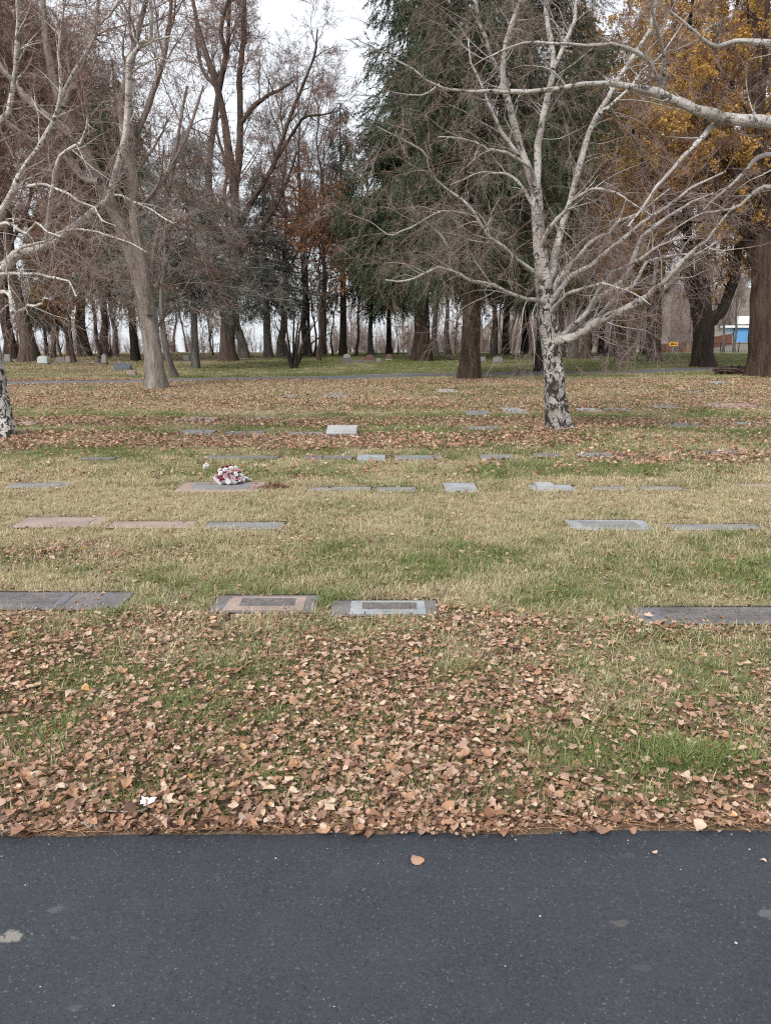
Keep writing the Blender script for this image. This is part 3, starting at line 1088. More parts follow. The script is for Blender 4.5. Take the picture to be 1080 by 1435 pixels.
# --- the pale twin-stemmed willow left of centre and the big dark trees
traced_tree('willow_tree', 'pale grey willow with a leaning twin trunk beside the path', 'willow tree', (218, 545), [
    ([(219, 547, 15), (216, 510, 12), (212, 470, 11.5), (208, 435, 11.5), (200, 405, 11), (188, 365, 9.5), (175, 330, 9), (158, 290, 8.5), (138, 250, 8), (118, 215, 7.4), (100, 180, 6.6), (80, 130, 5.4), (66, 70, 4.2), (60, 0, 3), (55, -60, 1.6)], 1.5),
    ([(209, 440, 8), (205, 400, 7.6), (196, 350, 7), (188, 300, 7), (186, 250, 7), (180, 215, 6.6), (172, 170, 6), (176, 120, 5), (190, 60, 4), (205, 0, 3), (215, -70, 1.5)], -1.0),
    ([(226, 545, 5), (221, 500, 4.4), (214, 460, 4.2), (210, 420, 4), (214, 370, 3.4), (222, 320, 3), (238, 260, 2.6), (250, 190, 2), (262, 120, 1.4)], 1.8),
    ([(104, 190, 5.6), (75, 168, 5), (45, 145, 4.6), (15, 110, 4), (-15, 70, 3), (-50, 30, 1.6)], 2.0),
    ([(140, 254, 5), (118, 250, 4), (85, 215, 3.6), (50, 200, 3), (10, 170, 2.4), (-25, 150, 1.4)], 1.0),
    ([(178, 205, 4.4), (200, 165, 3.8), (222, 110, 3.2), (235, 50, 2.6), (240, 0, 2), (243, -50, 1.2)], -1.8),
    ([(180, 340, 4), (150, 330, 3.4), (122, 338, 3), (95, 320, 2.4), (60, 300, 1.6)], -1.4),
    ([(88, 150, 4), (110, 100, 3.2), (130, 50, 2.6), (138, 0, 2), (142, -50, 1)], 2.6),
    ([(190, 300, 3.5), (214, 270, 3), (240, 235, 2.4), (265, 180, 2), (285, 120, 1.2)], 2.2),
], WILLOW, M['pale'], 21, sides=(18, 9), rough=.12, flare=(.4, .5, 5), sprays=[('twigs', SP_, dict(per_m=(.7, 1.2), down=.5, size=(.6, 1.4)))])

traced_tree('cottonwood_tree', 'tall open bare tree with a dark forked trunk left of centre', 'tree', (321, 506), [
    ([(320, 508, 11), (319, 480, 10), (320, 450, 10), (326, 410, 8), (331, 360, 7), (330, 300, 6.2), (327, 250, 6), (322, 222, 5.4), (315, 170, 4.6), (304, 122, 4.2), (290, 80, 3.4), (276, 30, 2.6), (266, -30, 1.6)], -2),
    ([(318, 452, 7), (308, 420, 6), (300, 370, 5.2), (296, 310, 4.8), (292, 250, 4.2), (298, 190, 3.6), (306, 130, 3.2), (318, 70, 2.6), (322, 0, 2), (326, -60, 1.2)], 2),
    ([(329, 280, 5), (336, 220, 4.6), (337, 167, 4.2), (336, 110, 3.6), (341, 50, 3), (343, 0, 2.4), (350, -60, 1.3)], 1),
    ([(337, 172, 3.4), (355, 150, 3), (372, 135, 2.4), (392, 125, 1.8), (412, 112, 1)], -1),
    ([(305, 125, 3.2), (315, 85, 2.8), (310, 40, 2.4), (320, 0, 2), (330, -40, 1.2)], -1.6),
    ([(330, 330, 4.4), (350, 290, 4), (368, 258, 3.6), (385, 225, 3), (400, 180, 2.5), (420, 130, 2), (440, 80, 1.6), (445, 40, 1)], -2.4),
    ([(386, 224, 2.4), (405, 195, 2), (425, 165, 1.8), (450, 160, 1.4), (475, 155, .9)], -2.0),
    ([(304, 122, 2.6), (284, 98, 2.2), (276, 60, 1.9), (274, 10, 1.4)], 1.6),
    ([(331, 362, 3.4), (355, 330, 3), (380, 300, 2.6), (400, 260, 2), (415, 215, 1.4)], 3),
], [dict(OPEN[0], per_m=1.3), dict(OPEN[1], per_m=2.4)], M['brown'], 22, sides=(14, 7), sprays=[('twigs', SW, dict(per_m=(1.8, 3.2), down=.15, size=(.45, 1.1)))])

traced_tree('forked_tree', 'massive dark forked trunk with gold leaves near the right edge', 'tree', (983, 514), [
    ([(984, 516, 16), (984, 500, 14), (985, 475, 13), (985, 450, 13.5), (986, 425, 9), (985, 390, 8.2), (984, 350, 7.6), (984, 300, 7.2), (985, 250, 7), (988, 190, 6.6), (990, 130, 6.6), (1000, 70, 5.4), (1012, 10, 4), (1020, -60, 2.4)], -1),
    ([(988, 452, 9), (1003, 440, 8), (1015, 425, 7.4), (1026, 400, 6.6), (1031, 370, 6), (1036, 330, 5.4), (1044, 290, 5), (1052, 240, 4.4), (1056, 180, 3.8), (1060, 110, 3), (1066, 40, 2)], 2),
    ([(981, 455, 8), (972, 425, 7.2), (966, 395, 6.4), (963, 350, 5.8), (963, 310, 6), (956, 270, 5.2), (950, 220, 4.6), (946, 160, 4), (950, 100, 3.2), (944, 40, 2.4), (940, -40, 1.4)], 1),
    ([(984, 330, 6), (1000, 290, 5), (1012, 240, 4.4), (1016, 180, 3.6), (1026, 110, 3), (1030, 40, 2.2), (1035, -40, 1.2)], -2.5),
    ([(964, 330, 4.5), (940, 300, 3.6), (915, 262, 3), (895, 210, 2.4), (880, 160, 1.6)], -2),
    ([(985, 230, 5), (965, 190, 4), (955, 130, 3.4), (962, 60, 2.6), (970, 0, 1.8)], -3),
    ([(1040, 310, 4), (1060, 290, 3.4), (1085, 250, 2.8), (1110, 200, 2)], -2),
], WILLOW, M['dark'], 23, sides=(18, 8), rough=.12, flare=(.28, .5, 6),
    sprays=[('twigs', SW, dict(per_m=(.5, .9), down=.5, size=(.6, 1.4))), ('foliage', SG, dict(per_m=(1.6, 2.6), down=.5, size=(.6, 1.3), keep=patchy(1, .31)))])

traced_tree('willow_tree', 'huge ridged brown trunk at the right edge beside the brush ring', 'tree', (1070, 527), [
    ([(1073, 530, 25), (1073, 505, 22), (1072, 475, 21), (1072, 440, 20), (1073, 405, 19), (1074, 370, 18), (1076, 330, 17), (1082, 280, 14), (1090, 220, 11), (1098, 150, 8), (1100, 60, 5.5), (1104, -40, 3)], -1),
    ([(1068, 385, 12), (1056, 350, 10), (1046, 320, 8.6), (1040, 280, 7.6), (1040, 230, 7), (1046, 170, 6), (1054, 110, 5), (1058, 40, 4), (1060, -40, 2)], 1),
    ([(1080, 330, 9), (1066, 280, 7.6), (1062, 220, 6.6), (1066, 150, 5.4), (1072, 80, 4.2), (1076, 0, 3)], -2.4),
    ([(1048, 330, 6), (1026, 300, 5), (1006, 260, 4.2), (995, 210, 3.4), (985, 150, 2.4)], -2),
    ([(1040, 270, 5), (1022, 215, 4.4), (1016, 150, 3.6), (1010, 90, 2.8), (1012, 20, 2)], 2),
    ([(1085, 330, 9), (1110, 290, 7), (1140, 240, 6), (1165, 170, 4)], 0),
], WILLOW, M['rust'], 24, sides=(20, 8), rough=.11, flare=(.35, .6, 6),
    sprays=[('twigs', SW, dict(per_m=(.5, .9), down=.5, size=(.6, 1.4))), ('foliage', SG, dict(per_m=(1.6, 2.6), down=.5, size=(.6, 1.2), keep=patchy(2, .36)))])


# --- auto-shaped bare trees
def auto_tree(seed, H, r, fork, nlimb, spread, levels, bark, sprays=(), lean=(0, 0), sides=10):
    """local meshes (trunk, crown, foliage) of a broadleaf tree"""
    rng = np.random.default_rng(seed)
    K = 16
    t = np.linspace(0, 1, K)
    tr = np.zeros((K, 3))
    w = np.cumsum(rng.normal(size=(K, 2)) * H * .008, 0)
    tr[:, 0] = w[:, 0] + lean[0] * H * t ** 1.3
    tr[:, 1] = w[:, 1] + lean[1] * H * t ** 1.3
    tr[:, :2] -= tr[0, :2]
    tr[:, 2] = t * H * .92 - .15
    tR = r * (1 - .9 * t ** .7)
    a = Acc()
    a.tube(tr[None], tR[None], sides, rng, 0, .14, (.5, .3 + r * .5, 5))
    LP, LR = sprout(rng, tr[None], tR[None], nlimb / (H * .92 * (1 - fork)), fork, .96, (22, spread), (H * .3, H * .5), .5, r * .38, K=12, wander=.10, grav=-.02, up=.10, shrink=.5)
    a.tube(LP, LR, 6, rng, 0, .08)
    me_t = a.mesh('trunk', bark)
    P = np.concatenate([LP, sprout(rng, tr[None], tR[None], 1.2, .6, 1, (20, 50), (H * .1, H * .25), .5, r * .3, K=12, up=.1)[0]])
    R = np.concatenate([LR, np.tile(np.linspace(r * .2, r * .04, 12), (len(P) - len(LP), 1))])
    a = Acc()
    a.tube(P[len(LP):], R[len(LP):], 5, rng)
    lv = grow_crown(rng, P, R, levels)
    for k, (p, rr) in enumerate(lv):
        a.tube(p, rr, 4 if k == 0 else 3, rng)
    me_c = a.mesh('crown', bark)
    return [('trunk', me_t), ('crown', me_c)] + [(nm, spray_part(rng, lv, st, **kw)) for nm, st, kw in sprays]


def plant(name, label, cat, loc, parts, group=None, rz=0.0, sc=1.0):
    o = empty(name, loc, label, cat, group, rz)
    o.scale = (sc, sc, sc)
    for n, data in parts:
        add_part(n, data, o)
    return o


# --- spruces
def spruce(seed, H, r, base_h, reach, n_whorl, bark, leafm, droop=.35, green=1.0, bare=0.0, bare_set=None, keep=None):
    rng = np.random.default_rng(seed)
    K = 18
    t = np.linspace(0, 1, K)
    tr = np.zeros((K, 3))
    tr[:, 0] = np.cumsum(rng.normal(size=K) * .02)
    tr[:, 1] = np.cumsum(rng.normal(size=K) * .02)
    tr[:, :2] -= tr[0, :2]
    tr[:, 2] = t * H - .15
    tR = r * (1 - .95 * t) + .015
    a = Acc()
    a.tube(tr[None], tR[None], 14, rng, 0, .10, (.45, .35, 5))
    me_t = a.mesh('trunk', bark)
    # branches
    hs = base_h + (H - base_h) * np.sort(rng.random(n_whorl * 6)) ** 1.0
    n = len(hs)
    f = (hs - base_h) / (H - base_h)
    L = reach * (1 - f) ** .75 * (.55 + .6 * rng.random(n)) * np.clip(.55 + f * 4, 0, 1) + .25
    az = rng.random(n) * 2 * np.pi
    KB = 8
    u = np.linspace(0, 1, KB)[None, :]
    dz = (-droop * (1 - .6 * f))[:, None] * L[:, None] * (u ** 1.1 - .38 * u ** 3) * (1 + .5 * (rng.random(n)[:, None] - .5))
    wob = np.cumsum(rng.normal(size=(n, KB)) * .05, 1) * u
    P = np.zeros((n, KB, 3))
    x0 = np.interp(hs, tr[:, 2], tr[:, 0])
    y0 = np.interp(hs, tr[:, 2], tr[:, 1])
    P[:, :, 0] = x0[:, None] + np.cos(az)[:, None] * L[:, None] * u - np.sin(az)[:, None] * wob * L[:, None] * .5
    P[:, :, 1] = y0[:, None] + np.sin(az)[:, None] * L[:, None] * u + np.cos(az)[:, None] * wob * L[:, None] * .5
    P[:, :, 2] = hs[:, None] + dz
    R = (.012 + .013 * L)[:, None] * (1 - .85 * u)
    a = Acc()
    a.tube(P, R, 4, rng)
    # sprays hanging off the branches
    B, BR = sprout(rng, P, R, 2.2, .15, 1, (40, 80), (.5, 1.5), .4, .010, K=5, wander=.12, grav=.30, shrink=.4, rmin=.005)
    a.tube(B, BR, 3, rng)
    parts = [('trunk', me_t), ('branches', a.mesh('branches', bark))]
    lv = [(P, R), (B, BR)]
    if green:
        parts.append(('foliage', spray_part(rng, lv, leafm, per_m=(5.5 * green, 7.5 * green), t0=.10, ang=(10, 60), down=1.15, size=(.5, 1.2), keep=keep)))
    if bare:
        parts.append(('twigs', spray_part(rng, lv, bare_set, per_m=(2.2 * bare, 3.2 * bare), t0=.05, ang=(20, 75), down=.35, size=(.5, 1.1))))
    return parts


def needle_sprays(key, seed, mat, n=7, length=.55, k=22, nl=.17, nw=.028):
    """drooping spruce shoots: short needle fingers set along a thin stem"""
    out = []
    for q in range(n):
        rng = np.random.default_rng(seed + q)
        a = Acc()
        t = np.linspace(0, 1, 4)
        bx, by = rng.normal(size=2) * .12
        P = np.stack([bx * t * t * length, by * t * t * length, t * length], -1)
        a.tube(P[None], np.linspace(.006, .003, 4)[None], 3, rng, mat=1)
        u = rng.random(k) ** .8
        C = np.stack([np.interp(u, t, P[:, m]) for m in range(3)], -1)
        az = rng.random(k) * 6.28
        D = np.stack([np.cos(az) * .55, np.sin(az) * .55, .55 + .6 * rng.random(k)], -1)
        L = nl * (.6 + .8 * rng.random(k)) * (1.15 - .5 * u)
        C = C + nrm(D) * L[:, None] * .42
        a.diamonds(C, D, rng.normal(size=(k, 3)), L, nw * (.6 + .8 * rng.random(k)), rng)
        out.append(bpy.data.objects.new(key, a.mesh(key, [mat, M['brown']], False)))
    return sow_group(key, out), n


NG = needle_sprays('needle_spray', 700, M['needle'], length=.8, nl=.135, nw=.017, k=44)
NF = needle_sprays('far_needle_spray', 720, M['needle'], length=1.0, nl=.20, nw=.030, k=36)
NB = needle_sprays('blue_needle_spray', 740, M['needle_blue'], length=.55, nl=.16, nw=.03, k=20)
SD = spray_set('dead_spray', 5, 760, M['rust'], 1.0, .006, 9, (.35, .65), (12, 35), tert=8, rmin=.0045)
plant('spruce_tree', 'tall dark spruce with a straight brown trunk beside the path, left of the birch', 'spruce tree', gnd(657, 531),
      spruce(31, 19, .34, 3.9, 4.6, 34, M['trunk_brown'], NG, .42, 1.6, .03, SD), rz=.4)
plant('spruce_tree', 'tall drooping spruce on a double trunk near the middle', 'spruce tree', gnd(590, 506),
      spruce(32, 28, .46, 5.4, 5.3, 46, M['trunk_brown'], NF, .42, 1.5, .04, SD), rz=1.4)
plant('spruce_tree', 'dark spruce standing directly behind the right birch', 'spruce tree', gnd(757, 520),
      spruce(33, 19, .26, 3.8, 4.0, 32, M['dark'], NG, .40, 1.2, .06, SD), rz=2.2)
plant('spruce_tree', 'narrow far spruce seen in the gap with rusty leaves beside it', 'spruce tree', gnd(481, 498),
      spruce(34, 17.0, .26, 4.2, 2.5, 32, M['brown'], NB, .30, .9), rz=.7)
plant('spruce_tree', 'grey twiggy blue spruce with bare lower branches on a thin trunk', 'spruce tree', gnd(274, 516),
      spruce(35, 10.5, .18, 2.8, 4.4, 26, M['silver'], NB, .26, .35, 1.6, SS), rz=0)
plant('spruce_tree', 'blue spruce with silvery tips behind the shrub of many stems', 'spruce tree', gnd(376, 501),
      spruce(36, 12.0, .26, 3.4, 5.0, 28, M['silver'], NB, .28, .6, 1.0, SS), rz=0)
ms = spruce(37, 16, .22, 4.0, 4.0, 30, M['dark'], NF, .38, .8)
first = plant('spruce_tree', 'distant spruce with a leaning dark trunk behind the pale willow', 'spruce tree', gnd(190, 506), ms, 'far spruces among the trunks', rz=1)
for px, py, sc, lab in ((708, 497, 1.15, 'distant spruce right of the tall brown trunk beside the path'),
                        (735, 496, 1.3, 'distant spruce seen just left of the right birch trunk'),
                        (66, 499, .55, 'low dark spruce between the big trunks at the far left'),
                        (842, 497, 1.0, 'distant spruce right of the birch under its lowest limb'),
                        (545, 496, .9, 'distant spruce in the gap left of the double trunk')):
    copy_tree(first, gnd(px, py), lab, rz=px * .7, sc=(sc, sc, sc))

# --- individual bare trees of the middle distance
WS = [('twigs', SW, dict(per_m=(1.0, 1.6), down=.6, size=(.6, 1.5)))]
big1 = auto_tree(41, 19, .46, .18, 11, 52, WILLOW, M['brown'], WS)
big2 = auto_tree(42, 20, .40, .20, 11, 48, WILLOW, M['rust'], WS + [('foliage', SR, dict(per_m=(.5, .8), down=.6, size=(.6, 1.2), keep=patchy(3, .45)))], lean=(.05, .02))
big3 = auto_tree(43, 18, .30, .28, 9, 45, OPEN, M['grey'], [('twigs', SO, dict(per_m=(1.2, 2.2), down=.2, size=(.6, 1.2)))])
big4 = auto_tree(44, 19, .28, .26, 10, 50, OPEN, M['mauve'], [('twigs', SO, dict(per_m=(1.4, 2.4), down=.2, size=(.6, 1.3)))])
gold = auto_tree(45, 17, .32, .20, 11, 60, OPEN, M['brown'], [('twigs', SR, dict(per_m=(.6, 1.0), down=.5, size=(.6, 1.3))), ('foliage', SG, dict(per_m=(2.2, 4.0), down=.5, size=(.7, 1.5), keep=patchy(4, .28)))])
rusty = auto_tree(46, 11, .17, .22, 9, 60, OPEN, M['brown'], [('twigs', SO, dict(per_m=(.4, .6), down=.2, size=(.5, 1.0))), ('foliage', SR, dict(per_m=(1.6, 2.8), down=.4, size=(.5, 1.0)))])

t1 = plant('bare_tree', 'thick dark ridged trunk at far left beside the pale headstone', 'tree', gnd(42, 507), big1, 'big trees behind the path', rz=0)
copy_tree(t1, gnd(120, 499), 'twin looking thick trunk between the far left trunk and the willow', rz=2.1, sc=(.9, .9, 1.0))
copy_tree(t1, gnd(-30, 512), 'large twiggy tree leaning in from beyond the left edge', rz=4.0, sc=(.9, .9, .95))
t2 = plant('bare_tree', 'reddish brown weeping tree filling the upper left corner', 'tree', gnd(15, 503), big2, 'big trees behind the path', rz=1.0)
copy_tree(t2, gnd(150, 501), 'tall brown tree behind the pale willow', rz=3.3, sc=(.8, .8, 1))
copy_tree(t2, gnd(1110, 512), 'brown tree standing beyond the right edge', rz=5.1)
t3 = plant('bare_tree', 'slim grey trunk with a knot right of the pale willow', 'tree', gnd(247, 529), auto_tree(47, 9, .15, .42, 7, 50, [dict(OPEN[0], length=(.8, 2.2)), OPEN[1]], M['grey'], [('twigs', SS, dict(per_m=(1.2, 2.0), down=.2, size=(.5, 1.0)))]), 'grey trees behind the path')
t3 = plant('bare_tree', 'light grey trunk just right of the dark forked trunk', 'tree', gnd(341, 502), big3, 'grey trees behind the path', rz=.5)
for px, py, sc, rz, lab in ((800, 502, 1.05, 1.1, 'straight grey trunk immediately right of the birch'),
                            (855, 499, 1.15, 2.0, 'pale grey trunk with a leaning dark neighbour under the birch limb'),
                            (882, 497, 1.0, 3.0, 'grey trunk left of the wooden fence end'),
                            (395, 499, 1.0, 4.2, 'grey trunk behind the shrub of many stems')):
    copy_tree(t3, gnd(px, py), lab, rz=rz, sc=(sc, sc, sc))
t4 = plant('bare_tree', 'mauve grey bare tree beside the narrow far spruce', 'tree', gnd(452, 497), big4, 'mauve bare trees at the back', rz=.2)
for px, py, sc, rz, lab in ((610, 498, .9, 1.0, 'leaning bare trunk just right of the double spruce trunk'),
                            (628, 497, .8, 2.6, 'thin dark leaning trunk midway between the two spruce trunks'),
                            (905, 497, .9, 3.7, 'slim bare tree at the left end of the wooden fence'),
                            (690, 497, .85, 4.4, 'bare tree behind the small grey headstone'),
                            (160, 500, .8, 5.0, 'bare tree behind the dark blue slant headstone'),
                            (820, 498, .9, 5.6, 'mauve bare tree second behind the birch limb'),
                            (432, 498, 1.0, 2.2, 'tall mauve bare tree filling the gap left of the narrow far spruce'),
                            (520, 497, .8, .9, 'bare tree behind the reddish headstone in the middle')):
    copy_tree(t4, gnd(px, py), lab, rz=rz, sc=(sc, sc, sc))
g1 = plant('golden_tree', 'tree with orange gold leaves behind the right birch crown', 'tree', gnd(870, 504), gold, 'golden leaved trees at the right', rz=.3)
copy_tree(g1, gnd(818, 503), 'gold leaved tree directly behind the right birch trunk', rz=5.0, sc=(.9, .9, .95))
copy_tree(g1, gnd(866, 507), 'short gold leaved tree under the long right limb of the birch', rz=3.3, sc=(.5, .5, .42))
copy_tree(g1, gnd(786, 501), 'gold leaved tree hidden by the right birch trunk with its crown showing above', rz=.8, sc=(.72, .72, .85))
copy_tree(g1, gnd(918, 506), 'gold leaved tree between the birch and the forked trunk', rz=2.4, sc=(1.1, 1.1, 1.1))
copy_tree(g1, gnd(1072, 503), 'gold leaved tree behind the two big right hand trunks', rz=4.1, sc=(1.15, 1.15, 1.2))
copy_tree(g1, gnd(98, 500), 'small gold leaved tree low between the left trunks', rz=1.1, sc=(.62, .62, .5))
r1 = plant('rusty_tree', 'rust brown leaved small tree left of the narrow far spruce', 'tree', gnd(435, 500), rusty, 'rust leaved trees', rz=.4)
copy_tree(r1, gnd(500, 499), 'rust brown leaved small tree right of the narrow far spruce', rz=2.2, sc=(.8, .8, .95))
copy_tree(r1, gnd(140, 503), 'rust leaved tree just left of the pale willow', rz=5.2, sc=(.95, .95, .95))
copy_tree(r1, gnd(447, 505), 'rust leaved tree in front of the gap right of the shrub of many stems', rz=1.9, sc=(.85, .85, .9))
copy_tree(r1, gnd(104, 508), 'rust leaved tree behind the slim grey pillar headstone', rz=.9, sc=(.8, .8, .72))
copy_tree(r1, gnd(75, 502), 'rust leaved tree behind the left birch limbs', rz=3.5, sc=(1.1, 1.1, 1.05))

low = auto_tree(50, 4.6, .07, .10, 9, 62, [dict(OPEN[0], per_m=2.2, length=(.5, 1.6)), dict(OPEN[1], per_m=2.6, length=(.3, .9))], M['rust'],
                [('twigs', SO, dict(per_m=(1.0, 1.6), down=.1, size=(.3, .6))), ('foliage', SR, dict(per_m=(1.4, 2.4), down=.3, size=(.35, .7), keep=patchy(7, .36)))])
u1 = None
for px, py, sc, lab in ((28, 501, 1.0, 'low russet tree between the far left trunks'), (84, 500, 1.2, 'low russet tree behind the low pinkish double headstone'),
                        (158, 499, 1.0, 'low orange tinted tree behind the dark blue slant headstone'), (236, 498, .9, 'low russet tree right of the pale willow trunk'),
                        (299, 498, .8, 'low russet tree left of the dark forked trunk'), (440, 499, 1.5, 'rust leaved low tree right of the shrub of many stems'),
                        (466, 498, 1.2, 'rust leaved low tree at the foot of the narrow far spruce'), (556, 497, .8, 'low russet tree left of the double spruce trunk'),
                        (637, 496, .8, 'low tan tree between the two tall spruce trunks'), (688, 497, 1.0, 'yellowish low tree behind the grey rounded headstone'),
                        (826, 498, .9, 'low brown tree under the lowest birch limb'), (895, 497, .8, 'low brown tree at the left end of the wooden fence')):
    if u1 is None:
        u1 = plant('understory_tree', lab, 'tree', gnd(px, py), low, 'low russet trees among the trunks', rz=px, sc=sc)
    else:
        copy_tree(u1, gnd(px, py), lab, rz=px * 1.3, sc=(sc, sc, sc))

# --- thin far trees against the pale sky
TS = [('twigs', SO, dict(per_m=(.8, 1.4), down=.15, size=(.8, 1.5)))]
thin = auto_tree(48, 12, .14, .20, 9, 50, [dict(OPEN[0], length=(1, 2.6)), dict(OPEN[1], per_m=1.6)], M['mauve'], TS)
thin2 = auto_tree(49, 14, .17, .16, 10, 45, [dict(OPEN[0], length=(1, 3)), dict(OPEN[1], per_m=1.6)], M['brown'], TS, lean=(.08, 0))
rr = random.Random(4)
LT1, LT2 = 'thin bare mauve tree far beyond the graves against the pale sky', 'slightly leaning thin brown tree far beyond the graves against the pale sky'
GT = 'thin far trees beyond the graves'
f1 = f2 = None
for k in range(34):
    Y = rr.uniform(66, 115)
    px = rr.choice((rr.uniform(-40, 1120), rr.uniform(480, 1120)))
    p = at(px, 480, Y)
    p[2] = ground_z(p[0], Y)
    s = rr.uniform(.75, 1.25)
    rz = rr.uniform(0, 6.28)
    if k % 2 == 0:
        if f1 is None:
            f1 = plant('far_tree', LT1, 'tree', p, thin, GT, rz)
        else:
            copy_tree(f1, p, LT1, rz, (s, s, s))
    else:
        if f2 is None:
            f2 = plant('far_tree', LT2, 'tree', p, thin2, GT, rz)
        else:
            copy_tree(f2, p, LT2, rz, (s, s, s))


# --- far-off scrub and woodland that reads as one mass
def woodland():
    rng = np.random.default_rng(77)
    protos = []
    for q in range(6):
        r_ = np.random.default_rng(800 + q)
        a = Acc()
        ns, K = 5, 6
        P = np.zeros((ns, K, 3))
        az = r_.random(ns) * 6.28
        ln = r_.uniform(.1, .4, ns)
        for k in range(K):
            P[:, k] = np.stack([np.cos(az) * ln * k, np.sin(az) * ln * k, np.full(ns, k * 1.1)], -1)
        P[:, 1:] += r_.normal(size=(ns, K - 1, 3)) * .12
        R = np.tile(np.linspace(.06, .02, K), (ns, 1))
        a.tube(P, R, 4, r_)
        b, br = sprout(r_, P, R, 3.0, .08, 1, (25, 65), (.7, 2.4), .6, .035, K=4, wander=.15, up=.1, rmin=.014)
        a.tube(b, br, 3, r_)
        c, cr = sprout(r_, b, br, 3.0, .1, 1, (25, 60), (.5, 1.5), .6, .02, K=3, wander=.15, up=.05, rmin=.010)
        a.tube(c, cr, 3, r_)
        protos.append(bpy.data.objects.new('scrub', a.mesh('scrub', [M['scrub']], False)))
    n = 1500
    Y = rng.uniform(84, 230, n)
    px = rng.uniform(-150, 1230, n)
    w = np.where(px < 470, .32, np.where(px < 770, .55, 1.0)) * np.where((px > 980) & (Y < 150), 0, 1)
    k = (rng.random(n) < w)
    Y, px = Y[k], px[k]
    X = (px - 540) / FPX * Y * .974
    n = len(X)
    pts = np.stack([X, Y, ground_z(X, Y) - .1], -1)
    me = point_mesh('woodland', rng, pts, np.tile((0, 0, 1.0), (n, 1)), rng.uniform(.6, 1.25, n) * np.where(px < 470, .6, np.where(px < 770, .8, 1)), 6)
    tag(add_part('woodland', (me, sow_group('scrub', protos)), None), 'mauve bare scrub and woodland far behind the graveyard', 'woodland', kind='stuff')


woodland()


# --- the many-stemmed shrub
def shrub():
    rng = np.random.default_rng(91)
    g = gnd(411, 516)
    root = empty('bare_shrub', g, 'bare vase shaped shrub of many dark stems left of the middle', 'shrub')
    Ps, Rs = [], []
    for (x1, y1, x2, y2, dy) in ((400, 490, 385, 452, .3), (405, 485, 398, 440, -.5), (411, 480, 412, 430, .2), (417, 485, 424, 438, -.4), (421, 490, 438, 452, .5),
                                 (424, 496, 452, 470, -.2), (403, 492, 392, 462, 1.0), (414, 484, 419, 446, .9), (426, 480, 445, 448, -.9)):
        P, R = trace([(411 + (x1 - 411) * .25, 517, 1.9), (x1, y1, 1.5), ((x1 + x2) / 2, (y1 + y2) / 2 - 3, 1.1), (x2, y2, .6)], g[1], dy, 12)
        a = Acc()
        a.tube((P - g)[None], R[None], 5, rng)
        a.build('stem', M['dark'], root)
        Ps.append(P - g)
        Rs.append(R)
    lv = grow_crown(rng, np.array(Ps), np.array(Rs), [dict(OPEN[1], per_m=1.6, rmin=.008), dict(OPEN[1], per_m=2.2, length=(.3, .9), rmin=.006)])
    a = Acc()
    for p, r in lv:
        a.tube(p, r, 3, rng)
    a.build('twigs', M['dark'], root)


shrub()

# ------------------------------------------------------------------ grave markers
M['granite'] = stone_mat('grey_granite', (.16, .158, .155), (.28, .275, .27))
M['blue_granite'] = stone_mat('pale_blue_granite', (.24, .258, .27), (.37, .388, .40))
M['pink_granite'] = stone_mat('pink_granite', (.25, .18, .155), (.39, .30, .265))
M['concrete'] = stone_mat('weathered_concrete', (.12, .11, .112), (.215, .20, .20), rough=.9)
M['dark_slab'] = stone_mat('dark_slate', (.105, .10, .115), (.20, .19, .205))
M['bronze'] = stone_mat('bronze_plaque', (.07, .062, .06), (.19, .17, .16), rough=.5, scale=34)
M['pale_stone'] = stone_mat('pale_stone', (.28, .28, .283), (.43, .43, .435))
M['dark_granite'] = stone_mat('dark_blue_granite', (.05, .06, .075), (.11, .12, .14), rough=.4)
M['red_granite'] = stone_mat('red_granite', (.11, .05, .05), (.2, .10, .10))
M['green_stone'] = stone_mat('greenish_stone', (.36, .40, .38), (.5, .54, .51))
M['soil_shadow'] = plain_mat('soil_and_shadow', (.045, .035, .026), .95, .4, 40)  # dark earth colour that also paints the shadow line behind the markers

GM = 'flat grave markers in the lawn'


def bevel_slab(a, cx, cy, z0, z1, w, d, bev=.008, rz=0.0, mat=0):
    def ring(w, d, z):
        c, s = math.cos(rz), math.sin(rz)
        return [(cx + x * c - y * s, cy + x * s + y * c, z) for x, y in ((-w / 2, -d / 2), (w / 2, -d / 2), (w / 2, d / 2), (-w / 2, d / 2))]
    v = ring(w, d, z0) + ring(w, d, z1 - bev) + ring(w - 2 * bev, d - 2 * bev, z1)
    f = [(k * 4 + i, k * 4 + (i + 1) % 4, k * 4 + 4 + (i + 1) % 4, k * 4 + 4 + i) for k in (0, 1) for i in range(4)] + [(8, 9, 10, 11)]
    a.add(v, f, mat)


